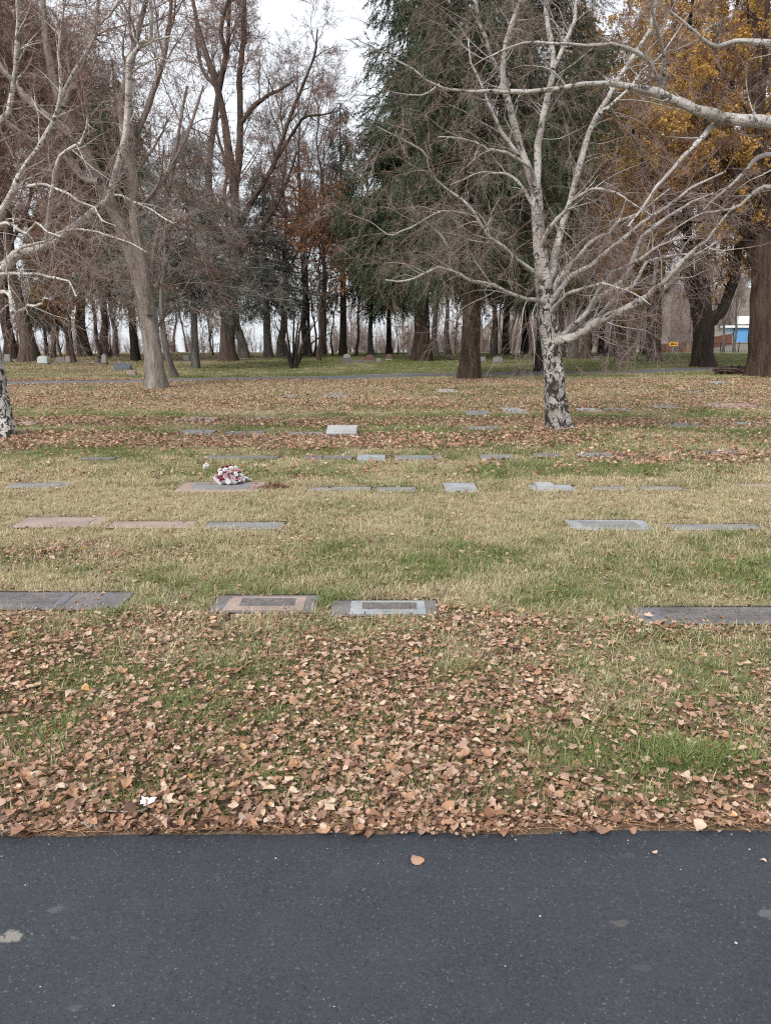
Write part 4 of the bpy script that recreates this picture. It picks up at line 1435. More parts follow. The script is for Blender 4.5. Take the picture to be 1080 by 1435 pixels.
def marker(x0, x1, y0, y1, mat, label, inset=None, rise=.012, dep=None):
    """flat stone seen between pixels; inset: list of (x0, x1, fy0, fy1, material, name) laid into its top"""
    if y1 < 700:
        y0 += .12 * (y1 - y0)
    l, r = gnd(x0, (y0 + y1) / 2), gnd(x1, (y0 + y1) / 2)
    f, b = gnd((x0 + x1) / 2, y1), gnd((x0 + x1) / 2, y0)
    w = r[0] - l[0]
    d = b[1] - f[1] if dep is None else dep
    cx, cy = (l[0] + r[0]) / 2, f[1] + d / 2
    z = float(ground_z(cx, cy))
    root = empty('grave_marker', (cx, cy, z), label, 'grave marker', GM)
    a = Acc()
    a.box((0, .018, -.02), (w + .02, d + .045, .05))  # dark earth rim, widened at the back to stand in for the shadow there
    a.build('soil_shadow_edge', M['soil_shadow'], root, False)
    a = Acc()
    bevel_slab(a, 0, 0, -.08, rise, w, d)
    a.build('slab', mat, root, False)
    for i, (ix0, ix1, fy0, fy1, im, nm, up) in enumerate(inset or ()):
        a = Acc()
        xa, xb = (ix0 - (x0 + x1) / 2) / (x1 - x0) * w, (ix1 - (x0 + x1) / 2) / (x1 - x0) * w
        bevel_slab(a, (xa + xb) / 2, -d / 2 + d * (fy0 + fy1) / 2, -.04, rise + up, xb - xa, d * (fy1 - fy0), .004)
        a.build(nm, im, root, False)
    if inset and y0 > 800:
        ix0, ix1, fy0, fy1, im, nm, up = inset[-1]
        q = random.Random(int(x0))
        a = Acc()
        for row in range(3):
            fx = ix0 + (ix1 - ix0) * (.12 + .1 * q.random())
            while fx < ix1 - (ix1 - ix0) * .14:
                wl = (ix1 - ix0) * q.uniform(.010, .022)
                xa = (fx - (x0 + x1) / 2) / (x1 - x0) * w
                ya = -d / 2 + d * (fy0 + (fy1 - fy0) * (.25 + .25 * row))
                a.box((xa, ya, rise + up + .0005), (wl / (x1 - x0) * w, d * (fy1 - fy0) * .10, .002))
                fx += wl * q.uniform(1.2, 3.4)
        tag(a.build('inscription', M['concrete'], root, False), kind='stuff')
    markers_rects.append((cx - w / 2, cx + w / 2, cy - d / 2, cy + d / 2))
    return root


G_, B_, P_, C_, D_, W_ = M['granite'], M['blue_granite'], M['pink_granite'], M['concrete'], M['dark_slab'], M['pale_stone']
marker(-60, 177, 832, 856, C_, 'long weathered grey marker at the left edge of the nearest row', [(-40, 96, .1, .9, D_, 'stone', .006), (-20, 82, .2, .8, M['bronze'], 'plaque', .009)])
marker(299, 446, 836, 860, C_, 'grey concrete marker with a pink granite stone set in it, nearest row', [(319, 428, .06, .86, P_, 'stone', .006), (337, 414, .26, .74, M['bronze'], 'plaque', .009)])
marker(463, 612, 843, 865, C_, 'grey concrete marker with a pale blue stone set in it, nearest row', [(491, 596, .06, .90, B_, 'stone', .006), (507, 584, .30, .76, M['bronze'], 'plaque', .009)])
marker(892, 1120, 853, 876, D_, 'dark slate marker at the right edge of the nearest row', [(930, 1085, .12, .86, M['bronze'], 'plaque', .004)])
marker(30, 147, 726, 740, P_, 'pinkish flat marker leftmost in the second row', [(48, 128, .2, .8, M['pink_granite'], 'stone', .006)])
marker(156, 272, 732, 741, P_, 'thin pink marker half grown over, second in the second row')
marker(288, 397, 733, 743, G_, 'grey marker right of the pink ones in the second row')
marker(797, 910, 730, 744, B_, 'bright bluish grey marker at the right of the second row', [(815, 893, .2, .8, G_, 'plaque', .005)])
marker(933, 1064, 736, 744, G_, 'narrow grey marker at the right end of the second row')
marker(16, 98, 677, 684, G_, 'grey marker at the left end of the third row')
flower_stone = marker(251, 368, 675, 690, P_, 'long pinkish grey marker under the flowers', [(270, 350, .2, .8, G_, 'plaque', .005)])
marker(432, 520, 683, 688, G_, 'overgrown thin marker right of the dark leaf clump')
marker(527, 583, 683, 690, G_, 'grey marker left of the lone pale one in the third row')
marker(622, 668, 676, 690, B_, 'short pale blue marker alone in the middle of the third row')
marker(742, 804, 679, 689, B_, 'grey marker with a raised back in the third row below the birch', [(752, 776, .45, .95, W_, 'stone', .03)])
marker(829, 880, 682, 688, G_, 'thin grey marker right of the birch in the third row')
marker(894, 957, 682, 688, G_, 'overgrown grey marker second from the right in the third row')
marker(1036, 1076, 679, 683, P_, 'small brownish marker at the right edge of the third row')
R4 = [(116, 160, 642, 645, C_, 'thin dark marker at the left of the fourth row'), (286, 390, 640, 644, C_, 'long overgrown marker behind the flowers'),
      (428, 494, 640, 644, C_, 'overgrown marker left of the pale one in the fourth row'), (500, 540, 638, 646, B_, 'pale blue marker near the middle of the fourth row'),
      (552, 620, 639, 645, G_, 'grey marker right of the pale one in the fourth row'), (672, 720, 638, 644, G_, 'grey marker in the fourth row left of the birch trunk'),
      (748, 788, 636, 641, C_, 'dark edged marker in the fourth row below the birch trunk'), (810, 857, 635, 641, G_, 'grey marker in the fourth row right of the birch trunk'),
      (992, 1040, 632, 637, C_, 'overgrown marker at the right of the fourth row'),
      (252, 300, 603, 609, G_, 'grey marker in the fifth row left of centre'), (316, 370, 605, 609, C_, 'thin marker second in the fifth row'),
      (402, 454, 606, 611, G_, 'low grey marker beside the raised white one'), (656, 700, 598, 603, G_, 'grey marker in the green strip left of the birch trunk'),
      (928, 978, 593, 598, C_, 'dark edged marker in the green strip right of the birch'), (1024, 1060, 592, 597, G_, 'pale marker in the green strip near the right edge'),
      (26, 55, 590, 596, P_, 'small pale marker beside the left birch trunk'), (246, 304, 585, 591, P_, 'tan marker in the sixth row left of centre'),
      (346, 388, 585, 588, C_, 'thin dark marker in the sixth row'), (652, 688, 576, 582, G_, 'dull marker left of the pale one in the sixth row'),
      (705, 735, 572, 580, W_, 'pale marker in the sixth row just left of the birch'), (810, 838, 572, 577, W_, 'pale marker just right of the birch in the sixth row'),
      (846, 880, 572, 576, G_, 'grey marker in the sixth row right of the birch'), (910, 948, 567, 573, G_, 'grey marker in the leaves right of the birch'),
      (990, 1060, 565, 572, P_, 'long tan marker near the right edge in the sixth row'), (612, 638, 545, 550, W_, 'pale marker in the leaves below the brown spruce trunk'),
      (398, 416, 553, 557, G_, 'small marker below the shrub of many stems'), (452, 488, 552, 557, G_, 'dull marker in the leaves below the narrow spruce'),
      (860, 882, 537, 540, C_, 'small dark marker before the path at the right'), (990, 1020, 534, 538, B_, 'bluish marker in front of the forked trunk'),
      (226, 240, 554, 558, C_, 'small dark marker just below the pale willow'), (958, 985, 547, 551, C_, 'brown marker in the leaves below the forked trunk')]
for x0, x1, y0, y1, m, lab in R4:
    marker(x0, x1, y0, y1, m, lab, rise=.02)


def raised(x0, x1, y0, y1, h, mat, label):
    l, r = gnd(x0, y1), gnd(x1, y1)
    w = r[0] - l[0]
    root = empty('grave_marker', ((l[0] + r[0]) / 2, l[1] + .2, l[2]), label, 'grave marker', GM)
    a = Acc()
    bevel_slab(a, 0, 0, -.05, .05, w + .06, .46, .01)
    a.build('base', M['concrete'], root, False)
    a = Acc()
    v = [(-w / 2, -.18, .05), (w / 2, -.18, .05), (w / 2, .18, .05), (-w / 2, .18, .05), (-w / 2, -.16, .07), (w / 2, -.16, .07), (w / 2, .17, h), (-w / 2, .17, h)]
    a.add(v, [(4, 5, 6, 7), (0, 1, 5, 4), (1, 2, 6, 5), (2, 3, 7, 6), (3, 0, 4, 7)])
    a.build('stone', mat, root, False)
    markers_rects.append((root.location.x - w / 2, root.location.x + w / 2, root.location.y - .22, root.location.y + .22))


raised(457, 499, 600, 612, .15, W_, 'raised white slanted marker in the fifth row left of centre')

# ---- upright headstones beyond the path
GH = 'upright headstones beyond the path'


def headstone(px, py, wpx, hpx, mat, label, top='flat', basem=None, thick=.22):
    g = gnd(px, py)
    s = g[1] / FPX * 1.02
    w, h = wpx * s, hpx * s
    root = empty('headstone', g, label, 'headstone', GH, rz=.06 * math.sin(px))
    a = Acc()
    bevel_slab(a, 0, 0, -.1, h * .22, w * 1.18, thick * 1.9, .015)
    a.build('base', basem or M['concrete'], root, False)
    zb = h * .22
    if top == 'slant':
        a = Acc()
        v = [(-w / 2, -thick, zb), (w / 2, -thick, zb), (w / 2, thick * .8, zb), (-w / 2, thick * .8, zb),
             (-w / 2, -thick * .8, zb + h * .12), (w / 2, -thick * .8, zb + h * .12), (w / 2, thick * .5, h), (-w / 2, thick * .5, h)]
        a.add(v, [(4, 5, 6, 7), (0, 1, 5, 4), (1, 2, 6, 5), (2, 3, 7, 6), (3, 0, 4, 7)])
    else:
        # outline in x, z then given thickness
        if top == 'arch':
            pts = [(-w / 2, zb), (w / 2, zb)] + [(w / 2 * math.cos(t), h * .68 + h * .32 * math.sin(t)) for t in np.linspace(0, math.pi, 9)]
        elif top == 'peak':
            pts = [(-w / 2, zb), (w / 2, zb), (w / 2, h * .8), (w * .2, h * .92), (0, h), (-w * .2, h * .92), (-w / 2, h * .8)]
        else:
            pts = [(-w / 2, zb), (w / 2, zb), (w * .46, h * .96), (w * .42, h), (-w * .42, h), (-w * .46, h * .96)]
        n = len(pts)
        a = Acc()
        v = [(x, -thick / 2, z) for x, z in pts] + [(x, thick / 2, z) for x, z in pts]
        cx, cz = np.mean([p[0] for p in pts]), np.mean([p[1] for p in pts])
        v += [(cx, -thick / 2, cz), (cx, thick / 2, cz)]
        a.add(v, [(i, n + i, n + (i + 1) % n, (i + 1) % n) for i in range(n)])
        a.add(v, [(i, (i + 1) % n, 2 * n) for i in range(n)] + [(n + (i + 1) % n, n + i, 2 * n + 1) for i in range(n)])
    a.build('stone', mat, root, False)
    return root


headstone(61, 511, 14, 12, M['green_stone'], 'pale greenish upright headstone beside the far left trunk', 'arch')
headstone(12, 508, 8, 11, G_, 'grey upright headstone at the far left edge', 'flat')
headstone(86, 508, 13, 7, G_, 'low pinkish grey double headstone right of the pale greenish one', 'flat', P_)
headstone(96, 509, 6, 10, P_, 'narrow pink headstone next to the low double one', 'peak')
headstone(137, 510, 6, 6, M['dark_granite'], 'small dark block headstone left of the reddish one', 'flat')
headstone(147, 511, 6, 15, G_, 'slim grey pillar headstone on a reddish base', 'peak', M['red_granite'])
headstone(172, 519, 22, 10, M['dark_granite'], 'wide dark blue slant headstone left of the pale willow', 'slant')
headstone(185, 526, 12, 7, P_, 'low pinkish block in front of the dark blue slant headstone', 'flat')
headstone(232, 504, 5, 8, D_, 'small dark headstone right of the pale willow', 'arch')
headstone(262, 506, 8, 8, G_, 'small grey headstone between the two thin trunks', 'flat')
headstone(290, 503, 7, 7, P_, 'small pink headstone left of the dark forked trunk', 'arch')
headstone(486, 503, 9, 7, W_, 'white topped headstone leftmost of the middle cluster', 'arch', M['dark_granite'])
headstone(486, 509, 14, 6, M['concrete'], 'low tan block headstone below the white topped one', 'flat')
headstone(504, 509, 13, 4, M['concrete'], 'very low tan slab between the block and the reddish headstone', 'flat')
headstone(518, 507, 11, 10, M['red_granite'], 'dark reddish headstone in the middle cluster', 'peak')
headstone(530, 508, 6, 6, G_, 'small squat headstone right of the reddish one', 'flat')
headstone(545, 505, 8, 9, M['red_granite'], 'pale topped headstone rightmost of the middle cluster', 'peak', W_)
headstone(575, 501, 6, 13, W_, 'white narrow stone left of the double spruce trunk', 'flat')
headstone(697, 509, 13, 9, G_, 'grey rounded headstone right of the brown spruce trunk', 'arch')
headstone(676, 507, 8, 7, G_, 'dull headstone hard against the brown spruce trunk', 'flat')
headstone(722, 498, 6, 6, W_, 'tiny white headstone in front of the far trunks', 'arch')
headstone(918, 502, 9, 6, G_, 'low grey headstone near the arrow sign', 'flat')
headstone(838, 503, 12, 4, M['concrete'], 'very low headstone under the birch limb', 'flat')
headstone(770, 503, 7, 6, D_, 'small dark headstone close behind the right birch', 'arch')


# ------------------------------------------------------------------ flowers on the long marker
def flowers():
    rng = np.random.default_rng(5)
    c = gnd(322, 679)
    root = empty('flower_arrangement', (c[0], c[1], c[2] + .012), 'mound of pink and white flowers with a white paper collar on the long marker', 'flowers')
    root.scale = (1.15, 1.15, 1.2)
    petal = {'white': plain_mat('white_petal', (.78, .75, .76), .6, .08), 'pink': plain_mat('pink_petal', (.62, .36, .44), .6, .15), 'rose': plain_mat('deep_rose_petal', (.30, .045, .09), .6, .2)}
    leafm = plain_mat('dark_leaf', (.03, .06, .025), .5, .3)
    k = 1.0
    # collar: a crumpled shallow paper dish
    a = Acc()
    n = 26
    ang = np.linspace(0, 2 * np.pi, n, endpoint=False)
    vs = []
    for r, z in ((.03, .012), (.10, .02), (.135, .045)):
        wob = 1 + .10 * rng.normal(size=n) * (r > .09)
        vs.append(np.stack([np.cos(ang) * r * wob * 1.1, np.sin(ang) * r * wob, z + .012 * rng.normal(size=n) * (r > .09)], -1))
    f = [(q * n + i, q * n + (i + 1) % n, (q + 1) * n + (i + 1) % n, (q + 1) * n + i) for q in (0, 1) for i in range(n)]
    a.add(np.concatenate(vs), f)
    a.build('paper_collar', plain_mat('white_paper', (.8, .78, .8), .7, .05), root, False)
    for i in range(34):
        el = math.asin(min(1, (i + .5) / 34))
        az = i * 2.39996
        R = .115
        p = np.array((math.cos(az) * math.cos(el) * R * 1.1, math.sin(az) * math.cos(el) * R, .03 + math.sin(el) * .125))
        kind = 'white' if rng.random() < .5 else 'pink'
        if i in (33, 32, 30) or rng.random() < .12:
            kind = 'rose'
        nd = nrm(np.array((p[0], p[1], p[2] * .8)))
        a = Acc()
        for layer, (np_, tilt, L) in enumerate(((7, .35, .026), (6, .75, .022), (4, 1.15, .016))):
            u = nrm(np.cross(nd, (0.3, .1, 1)))
            w = np.cross(nd, u)
            th = np.arange(np_) / np_ * 2 * np.pi + rng.random() * 6
            out = np.cos(th)[:, None] * u + np.sin(th)[:, None] * w
            d = out * math.cos(tilt) + nd * math.sin(tilt)
            a.diamonds(p + d * L * .55 + nd * .003 * layer, d, np.cross(d, nd[None]), L * 1.25, L * .95, rng, bend=.2)
        a.build('blossom', petal[kind], root, False)
    a = Acc()
    n = 40
    az = rng.random(n) * 6.28
    d = np.stack([np.cos(az), np.sin(az), rng.uniform(-.2, .6, n)], -1)
    a.diamonds(d * .10 + np.array((0, 0, .05)), d, rng.normal(size=(n, 3)), .06, .03, rng)
    a.build('leaves', leafm, root, False)
    # fallen fabric petal bundle on the stone, and the single flower behind
    c2 = gnd(289, 665)
    r2 = empty('single_flower', c2, 'single small white flower standing in the grass left of the flower mound', 'flower')
    a = Acc()
    a.tube(np.array([[(0, 0, 0), (.004, 0, .04), (.006, 0, .09)]]), np.array([[.002, .002, .002]]), 5, rng)
    a.build('stem', leafm, r2)
    a = Acc()
    n = 22
    d = nrm(rng.normal(size=(n, 3)) + (0, 0, .6))
    a.diamonds(d * .022 + np.array((.006, 0, .10)), d, rng.normal(size=(n, 3)), .045, .03, rng)
    a.build('blossom', petal['white'], r2, False)
    # loose rolled leaf lying right of the mound
    c3 = gnd(344, 676)
    a = Acc()
    P = np.array([[(-.09, 0, .02), (-.04, .01, .035), (.02, 0, .03), (.08, -.02, .015)]])
    a.tube(P, np.array([[.012, .02, .018, .004]]), 7, rng)
    tag(a.build('paper_wrap', plain_mat('grey_green_wrap', (.38, .42, .38), .6), None, True, (c3[0], c3[1], c3[2] + .012)), 'rolled pale wrap lying on the long marker beside the flowers', 'wrapper')


flowers()


# ------------------------------------------------------------------ right background: sign, fences, building, brush ring
def arrow_sign():
    Y = 78.0
    p = at(943.5, 482, Y)
    gz = float(ground_z(p[0], Y))
    root = empty('arrow_sign', (p[0], Y, gz), 'yellow sign with a black arrow pointing left in front of the wooden fence', 'sign')
    zc = p[2] - gz
    w, h = 11.5 * Y / FPX, 5.2 * Y / FPX
    a = Acc()
    a.box((0, .04, zc / 2), (.07, .05, zc + .3))
    a.build('post', plain_mat('steel_post', (.28, .29, .29), .5), root, False)
    a = Acc()
    a.box((0, 0, zc), (w, .02, h))
    a.build('panel', plain_mat('yellow_panel', (.80, .40, .03), .5, .05), root, False)
    a = Acc()
    z = zc
    pts = [(-w * .42, 0), (-w * .14, -h * .40), (-w * .14, -h * .15), (w * .38, -h * .15), (w * .38, h * .15), (-w * .14, h * .15), (-w * .14, h * .40)]
    v = [(x, -.016, z + q) for x, q in pts]
    v2 = [(x, -.011, z + q) for x, q in pts]
    a.add(v + v2, [(i, (i + 1) % 7, 7 + (i + 1) % 7, 7 + i) for i in range(7)])
    a.add(v, [(0, 1, 6)])
    a.add(v, [(2, 3, 4, 5)])
    a.build('arrow', plain_mat('black_paint', (.02, .02, .02), .5), root, False)


arrow_sign()


def wood_fence():
    wood = [plain_mat('red_brown_board', (.13, .06, .04), .85, .3, 3), plain_mat('tan_board', (.26, .15, .09), .85, .25, 3)]
    root = None
    pts = []
    for px in np.linspace(898, 1026, 17):
        Y = 112 - (px - 898) * .06
        x = (px - PCX) / FPX * Y * .974
        pts.append((x, Y, float(ground_z(x, Y))))
    root = empty('wooden_fence', pts[0], 'reddish brown board fence climbing the slope behind the arrow sign', 'fence')
    o = np.array(pts[0])
    for i in range(len(pts) - 1):
        p, q = np.array(pts[i]) - o, np.array(pts[i + 1]) - o
        d = q - p
        L = math.hypot(d[0], d[1])
        rz = math.atan2(d[1], d[0])
        m = (p + q) / 2
        top = 1.45
        a = Acc()
        n = 6
        for k in range(n):
            c = p + d * (k + .5) / n
            jit = .02 * math.sin(i * 7 + k * 3.1)
            a.box((c[0], c[1], c[2] + top / 2 + jit), (L / n * .94, .025, top), rz)
        a.build('board_panel', wood[1] if i == 8 else wood[0], root, False)
        a = Acc()
        a.box((p[0], p[1] + .07, p[2] + top / 2), (.1, .1, top + .1), rz)
        a.build('post', wood[0], root, False)


wood_fence()


def iron_fence():
    m = plain_mat('black_iron', (.03, .03, .032), .5)
    Y = 84.0
    x0, x1 = (985 - PCX) / FPX * Y * .974, (1130 - PCX) / FPX * Y * .974
    xs = np.arange(x0, x1, 2.0)
    o = np.array((x0, Y, float(ground_z(x0, Y))))
    root = empty('iron_fence', o, 'low dark metal fence below the blue building', 'fence')
    H = 1.15
    for i, x in enumerate(xs):
        z = float(ground_z(x, Y)) - o[2]
        a = Acc()
        a.box((x - x0, 0, z + H / 2), (.08, .08, H + .1))
        a.build('post', m, root, False)
        if i < len(xs) - 1:
            for zz in (.25, H - .08):
                a = Acc()
                a.box((x - x0 + 1, 0, z + zz), (1.92, .04, .05))
                a.build('rail', m, root, False)
            a = Acc()
            for k in range(11):
                a.box((x - x0 + .16 + k * .168, 0, z + H / 2), (.018, .018, H - .12))
            tag(a.build('bars', m, root, False), kind='stuff')


iron_fence()


def building():
    Y = 128.0
    x0, x1 = (1017 - PCX) / FPX * Y * .974, (1110 - PCX) / FPX * Y * .974
    zb = at(1030, 483, Y)[2]
    zt = at(1030, 459, Y)[2]
    w = x1 - x0
    blue = plain_mat('blue_siding', (.10, .27, .52), .6, .06, 2)
    blue2 = plain_mat('light_blue_wall', (.36, .52, .62), .6, .06, 2)
    white = plain_mat('white_trim', (.62, .64, .66), .5, .04)
    root = empty('blue_building', (x0, Y, zb), 'blue walled building with a white roof edge and white upper block at the right', 'building', rz=math.radians(-19))
    H = zt - zb
    a = Acc()
    a.box((w / 2 + .6, 4, H / 2 - 1), (w - 1.2, 8, H + 2))
    a.build('wall', blue, root, False)
    for k in range(int(w / 1.6)):
        a = Acc()
        a.box((1.4 + k * 1.6, -.03, H / 2), (.05, .06, H * .98))
        a.build('wall_seam', blue, root, False)
    a = Acc()
    a.box((.55, 3.5, H / 2 - 1), (1.05, 6, H + 2))
    a.build('side_wall', blue2, root, False)
    a = Acc()
    a.box((w / 2, 4, H + .18), (w + .8, 9, .36))
    a.build('roof_edge', white, root, False)
    x2 = (1033 - PCX) / FPX * Y * .974 - x0
    a = Acc()
    a.box((x2 + 6, 5, H + 1.25), (12, 5, 1.3))
    a.build('upper_block', white, root, False)
    # pale shed far left of it, among the trees
    return root


building()


def brush_ring():
    rng = np.random.default_rng(9)
    g = gnd(1034, 524)
    root = empty('brush_pile', g, 'low ring of dark cut branches on the grass beside the huge right trunk', 'brush pile')
    for i in range(46):
        a0 = rng.random() * 6.28
        arc = rng.uniform(.8, 2.2)
        r = rng.uniform(.55, .85)
        t = np.linspace(a0, a0 + arc, 7)
        P = np.stack([np.cos(t) * r * 1.25, np.sin(t) * r * .8, .06 + rng.random() * .22 + .03 * rng.normal(size=7)], -1)
        P += rng.normal(size=P.shape) * .03
        a = Acc()
        a.tube(P[None], np.linspace(.03, .012, 7)[None] * rng.uniform(.6, 1.3), 5, rng)
        a.build('branch', M['dark'] if i % 3 else M['rust'], root)
    c = gnd(386, 685)


brush_ring()


# ------------------------------------------------------------------ fallen leaves
def leaf_proto(rng, kind):
    """a curled dry leaf about 1 unit long, lying in x-y"""
    if kind == 0:      # poplar: broad base, pointed tip
        side = [(.02, 0), (.10, .30), (.30, .43), (.55, .36), (.78, .18)]
    elif kind == 1:    # ovate
        side = [(.02, 0), (.18, .22), (.42, .31), (.66, .24), (.86, .10)]
    else:              # lobed
        side = [(.03, 0), (.08, .34), (.34, .24), (.50, .46), (.80, .16)]
    curl, roll, tw = rng.uniform(-.6, 1.0), rng.uniform(-.5, 1.5), rng.uniform(-.6, .6)
    v, mid, up, lo = [], [], [], []

    def put(x, y):
        z = roll * y * y * 1.6 + curl * (x - .5) ** 2 + tw * y * (x - .4) + rng.normal() * .02
        yy = y * (1 - .25 * abs(roll) * abs(y))
        v.append((x - .5, yy, z))
        return len(v) - 1
    for x, y in side:
        mid.append(put(x, 0))
        up.append(put(x + rng.normal() * .02, y * (1 + rng.normal() * .08)) if y else mid[-1])
        lo.append(put(x + rng.normal() * .02, -y * (1 + rng.normal() * .08)) if y else mid[-1])
    tip = put(1, 0)
    f = []
    for i in range(len(side) - 1):
        if up[i] == mid[i]:
            f += [(mid[i], mid[i + 1], up[i + 1]), (mid[i], lo[i + 1], mid[i + 1])]
        else:
            f += [(mid[i], mid[i + 1], up[i]), (mid[i + 1], up[i + 1], up[i]), (mid[i], lo[i], mid[i + 1]), (mid[i + 1], lo[i], lo[i + 1])]
    f += [(mid[-1], tip, up[-1]), (mid[-1], lo[-1], tip)]
    s0 = len(v)
    v += [(-.48, .012, 0), (-.48, -.012, 0), (-.78, .02, .05)]
    f.append((s0, s0 + 1, s0 + 2))
    v = np.array(v)
    v[:, 2] -= v[:, 2].min()
    return v, np.array(f)


def rot_mats(yaw, tilt, taz):
    n = len(yaw)
    cy, sy = np.cos(yaw), np.sin(yaw)
    Z = np.zeros((n, 3, 3))
    Z[:, 0, 0], Z[:, 0, 1], Z[:, 1, 0], Z[:, 1, 1], Z[:, 2, 2] = cy, -sy, sy, cy, 1
    ax = np.stack([np.cos(taz), np.sin(taz), taz * 0], -1)
    c, s = np.cos(tilt)[:, None, None], np.sin(tilt)[:, None, None]
    Kx = np.zeros((n, 3, 3))
    Kx[:, 0, 2], Kx[:, 1, 2], Kx[:, 2, 0], Kx[:, 2, 1] = ax[:, 1], -ax[:, 0], -ax[:, 1], ax[:, 0]
    Rm = np.eye(3)[None] + s * Kx + (1 - c) * (Kx @ Kx)
    return Rm @ Z


def scatter(rng, y0, y1, dens, mask, margin=2.8):
    """random ground points in the wedge the place is seen from, thinned by mask"""
    half = .53 * y1 + margin
    n = int(2 * half * (y1 - y0) * dens)
    x = rng.uniform(-half, half, n)
    y = rng.uniform(y0, y1, n)
    k = np.abs(x) < .53 * y + margin
    x, y = x[k], y[k]
    k = rng.random(len(x)) < mask(x, y)
    return x[k], y[k]


def fallen_leaves():
    rng = np.random.default_rng(101)
    protos = [leaf_proto(rng, k % 3) for k in range(18)]
    edge_ok = lambda x, y: y > road_edge(x) - .012 - .03 * (vnoise(x * 6, y * 6, 5) > .62) - np.where(rng.random(len(x)) < .10, rng.exponential(.03, len(x)), 0)
    x, y = scatter(rng, 2.24, 9.0, 4800, lambda x, y: leaf_density(x, y) / 1.4)
    ex = rng.uniform(-4.0, 4.0, 2300)
    x, y = np.concatenate([x, ex]), np.concatenate([y, road_edge(ex) + np.abs(rng.normal(size=2300)) * .06])
    k = edge_ok(x, y)
    x, y = x[k], y[k]
    k = clear_of_markers(x, y, .0) | (rng.random(len(x)) < .25)
    x, y = x[k], y[k]
    n = len(x)
    size = np.clip(rng.lognormal(math.log(.0215), .44, n), .009, .056)
    dens = leaf_density(x, y)
    z = np.maximum(ground_z(x, y), .005) + .004 + rng.random(n) ** 1.5 * .030 * np.clip(dens, .3, 1.2)
    yaw, tilt, taz = rng.random(n) * 6.28, np.abs(rng.normal(size=n)) * .38, rng.random(n) * 6.28
    tint = np.clip(.57 + .27 * rng.normal(size=n) + .25 * (fbm(x * 1.5, y * 1.5, 7) - .5), 0, .955)
    tint = np.where(rng.random(n) < .006, 1.0, tint)
    which = rng.integers(0, len(protos), n)
    Rm = rot_mats(yaw, tilt, taz)
    # the ones that show largest stay single objects
    show = size / np.hypot(y, CAM_H) * (np.abs(x) < .5 * y)
    order = np.argsort(-show)
    single = np.zeros(n, bool)
    single[order[:300]] = True
    single &= show > 0
    a = Acc()
    for q, (pv, pf) in enumerate(protos):
        i = np.where((which == q) & ~single)[0]
        if len(i) == 0:
            continue
        V = np.einsum('nij,vj->nvi', Rm[i], pv) * size[i][:, None, None] + np.stack([x[i], y[i], z[i]], -1)[:, None, :]
        m = len(pv)
        F = (pf[None] + (np.arange(len(i)) * m)[:, None, None]).reshape(-1, 3)
        tv = np.repeat(tint[i], m) + np.tile(rng.normal(size=m) * .03, len(i))
        a.add(V.reshape(-1, 3), F, 0, tint=np.clip(tv, 0, 1))
    tag(a.build('fallen_leaves', M['litter'], None, False), 'dry tan and brown leaves littering the lawn beside the road', 'leaf litter', kind='stuff')
    meshes = {}
    from mathutils import Euler, Matrix
    for i in np.where(single)[0]:
        q, tb = which[i], min(5, int(tint[i] * 6))
        if (q, tb) not in meshes:
            b = Acc()
            pv, pf = protos[q]
            b.add(pv, pf, 0, tint=np.clip(np.full(len(pv), (tb + .5) / 6) + rng.normal(size=len(pv)) * .03, 0, 1))
            meshes[(q, tb)] = b.mesh('leaf', M['litter'], False)
        o = bpy.data.objects.new('leaf', meshes[(q, tb)])
        COL.objects.link(o)
        o.parent = ground
        Mx = Matrix([list(r) for r in (Rm[i] * size[i])]).to_4x4()
        Mx.translation = (x[i], y[i], z[i])
        o.matrix_local = Mx
    # farther leaves
    x, y = scatter(rng, 8.6, 27.5, 330, lambda x, y: leaf_density(x, y) / 1.4)
    k = (clear_of_markers(x, y, .0) | (rng.random(len(x)) < .35)) & clear_of_path(x, y, -.5)
    x, y = x[k], y[k]
    n = len(x)
    c = np.stack([x, y, ground_z(x, y) + .02 + rng.random(n) * .025], -1)
    d = rng.normal(size=(n, 3)) * np.array((1, 1, .3))
    w = rng.normal(size=(n, 3)) * np.array((1, 1, .35))
    b = Acc()
    b.diamonds(c, d, w, rng.uniform(.05, .085, n), rng.uniform(.04, .06, n), rng, bend=.25, tint=np.clip(.58 + .2 * rng.normal(size=n), 0, .96))
    x, y = scatter(rng, 27.5, 60, 30, lambda x, y: leaf_density(x, y) / 1.4)
    k = clear_of_path(x, y, -.4)
    x, y = x[k], y[k]
    n = len(x)
    c = np.stack([x, y, ground_z(x, y) + .03 + rng.random(n) * .02], -1)
    b.diamonds(c, rng.normal(size=(n, 3)) * (1, 1, .3), rng.normal(size=(n, 3)) * (1, 1, .35), .09, .06, rng, bend=.25, tint=np.clip(.42 + .12 * rng.normal(size=n), 0, .95))
    tag(b.build('fallen_leaves', M['litter'], None, False), 'swept bands of fallen leaves between the rows of graves', 'leaf litter', kind='stuff')
    x, y = scatter(rng, 2.4, 12, 260, lambda x, y: np.clip(.25 + 1.3 * (fbm(x * 2.1, y * 2.1, 66) - .35), 0, 1))
    k = clear_of_markers(x, y, -.01)
    x, y = x[k], y[k]
    n = len(x)
    c = np.stack([x, y, ground_z(x, y) + .012 + rng.random(n) * .025], -1)
    b2 = Acc()
    b2.diamonds(c, rng.normal(size=(n, 3)) * (1, 1, .4), rng.normal(size=(n, 3)), rng.uniform(.008, .03, n), rng.uniform(.005, .016, n), rng, bend=.3, tint=np.clip(.25 + .25 * rng.normal(size=n), 0, .9))
    tag(b2.build('leaf_crumbs', M['litter'], None, False), 'broken bits of dry leaf sprinkled through the lawn', 'leaf litter', kind='stuff')
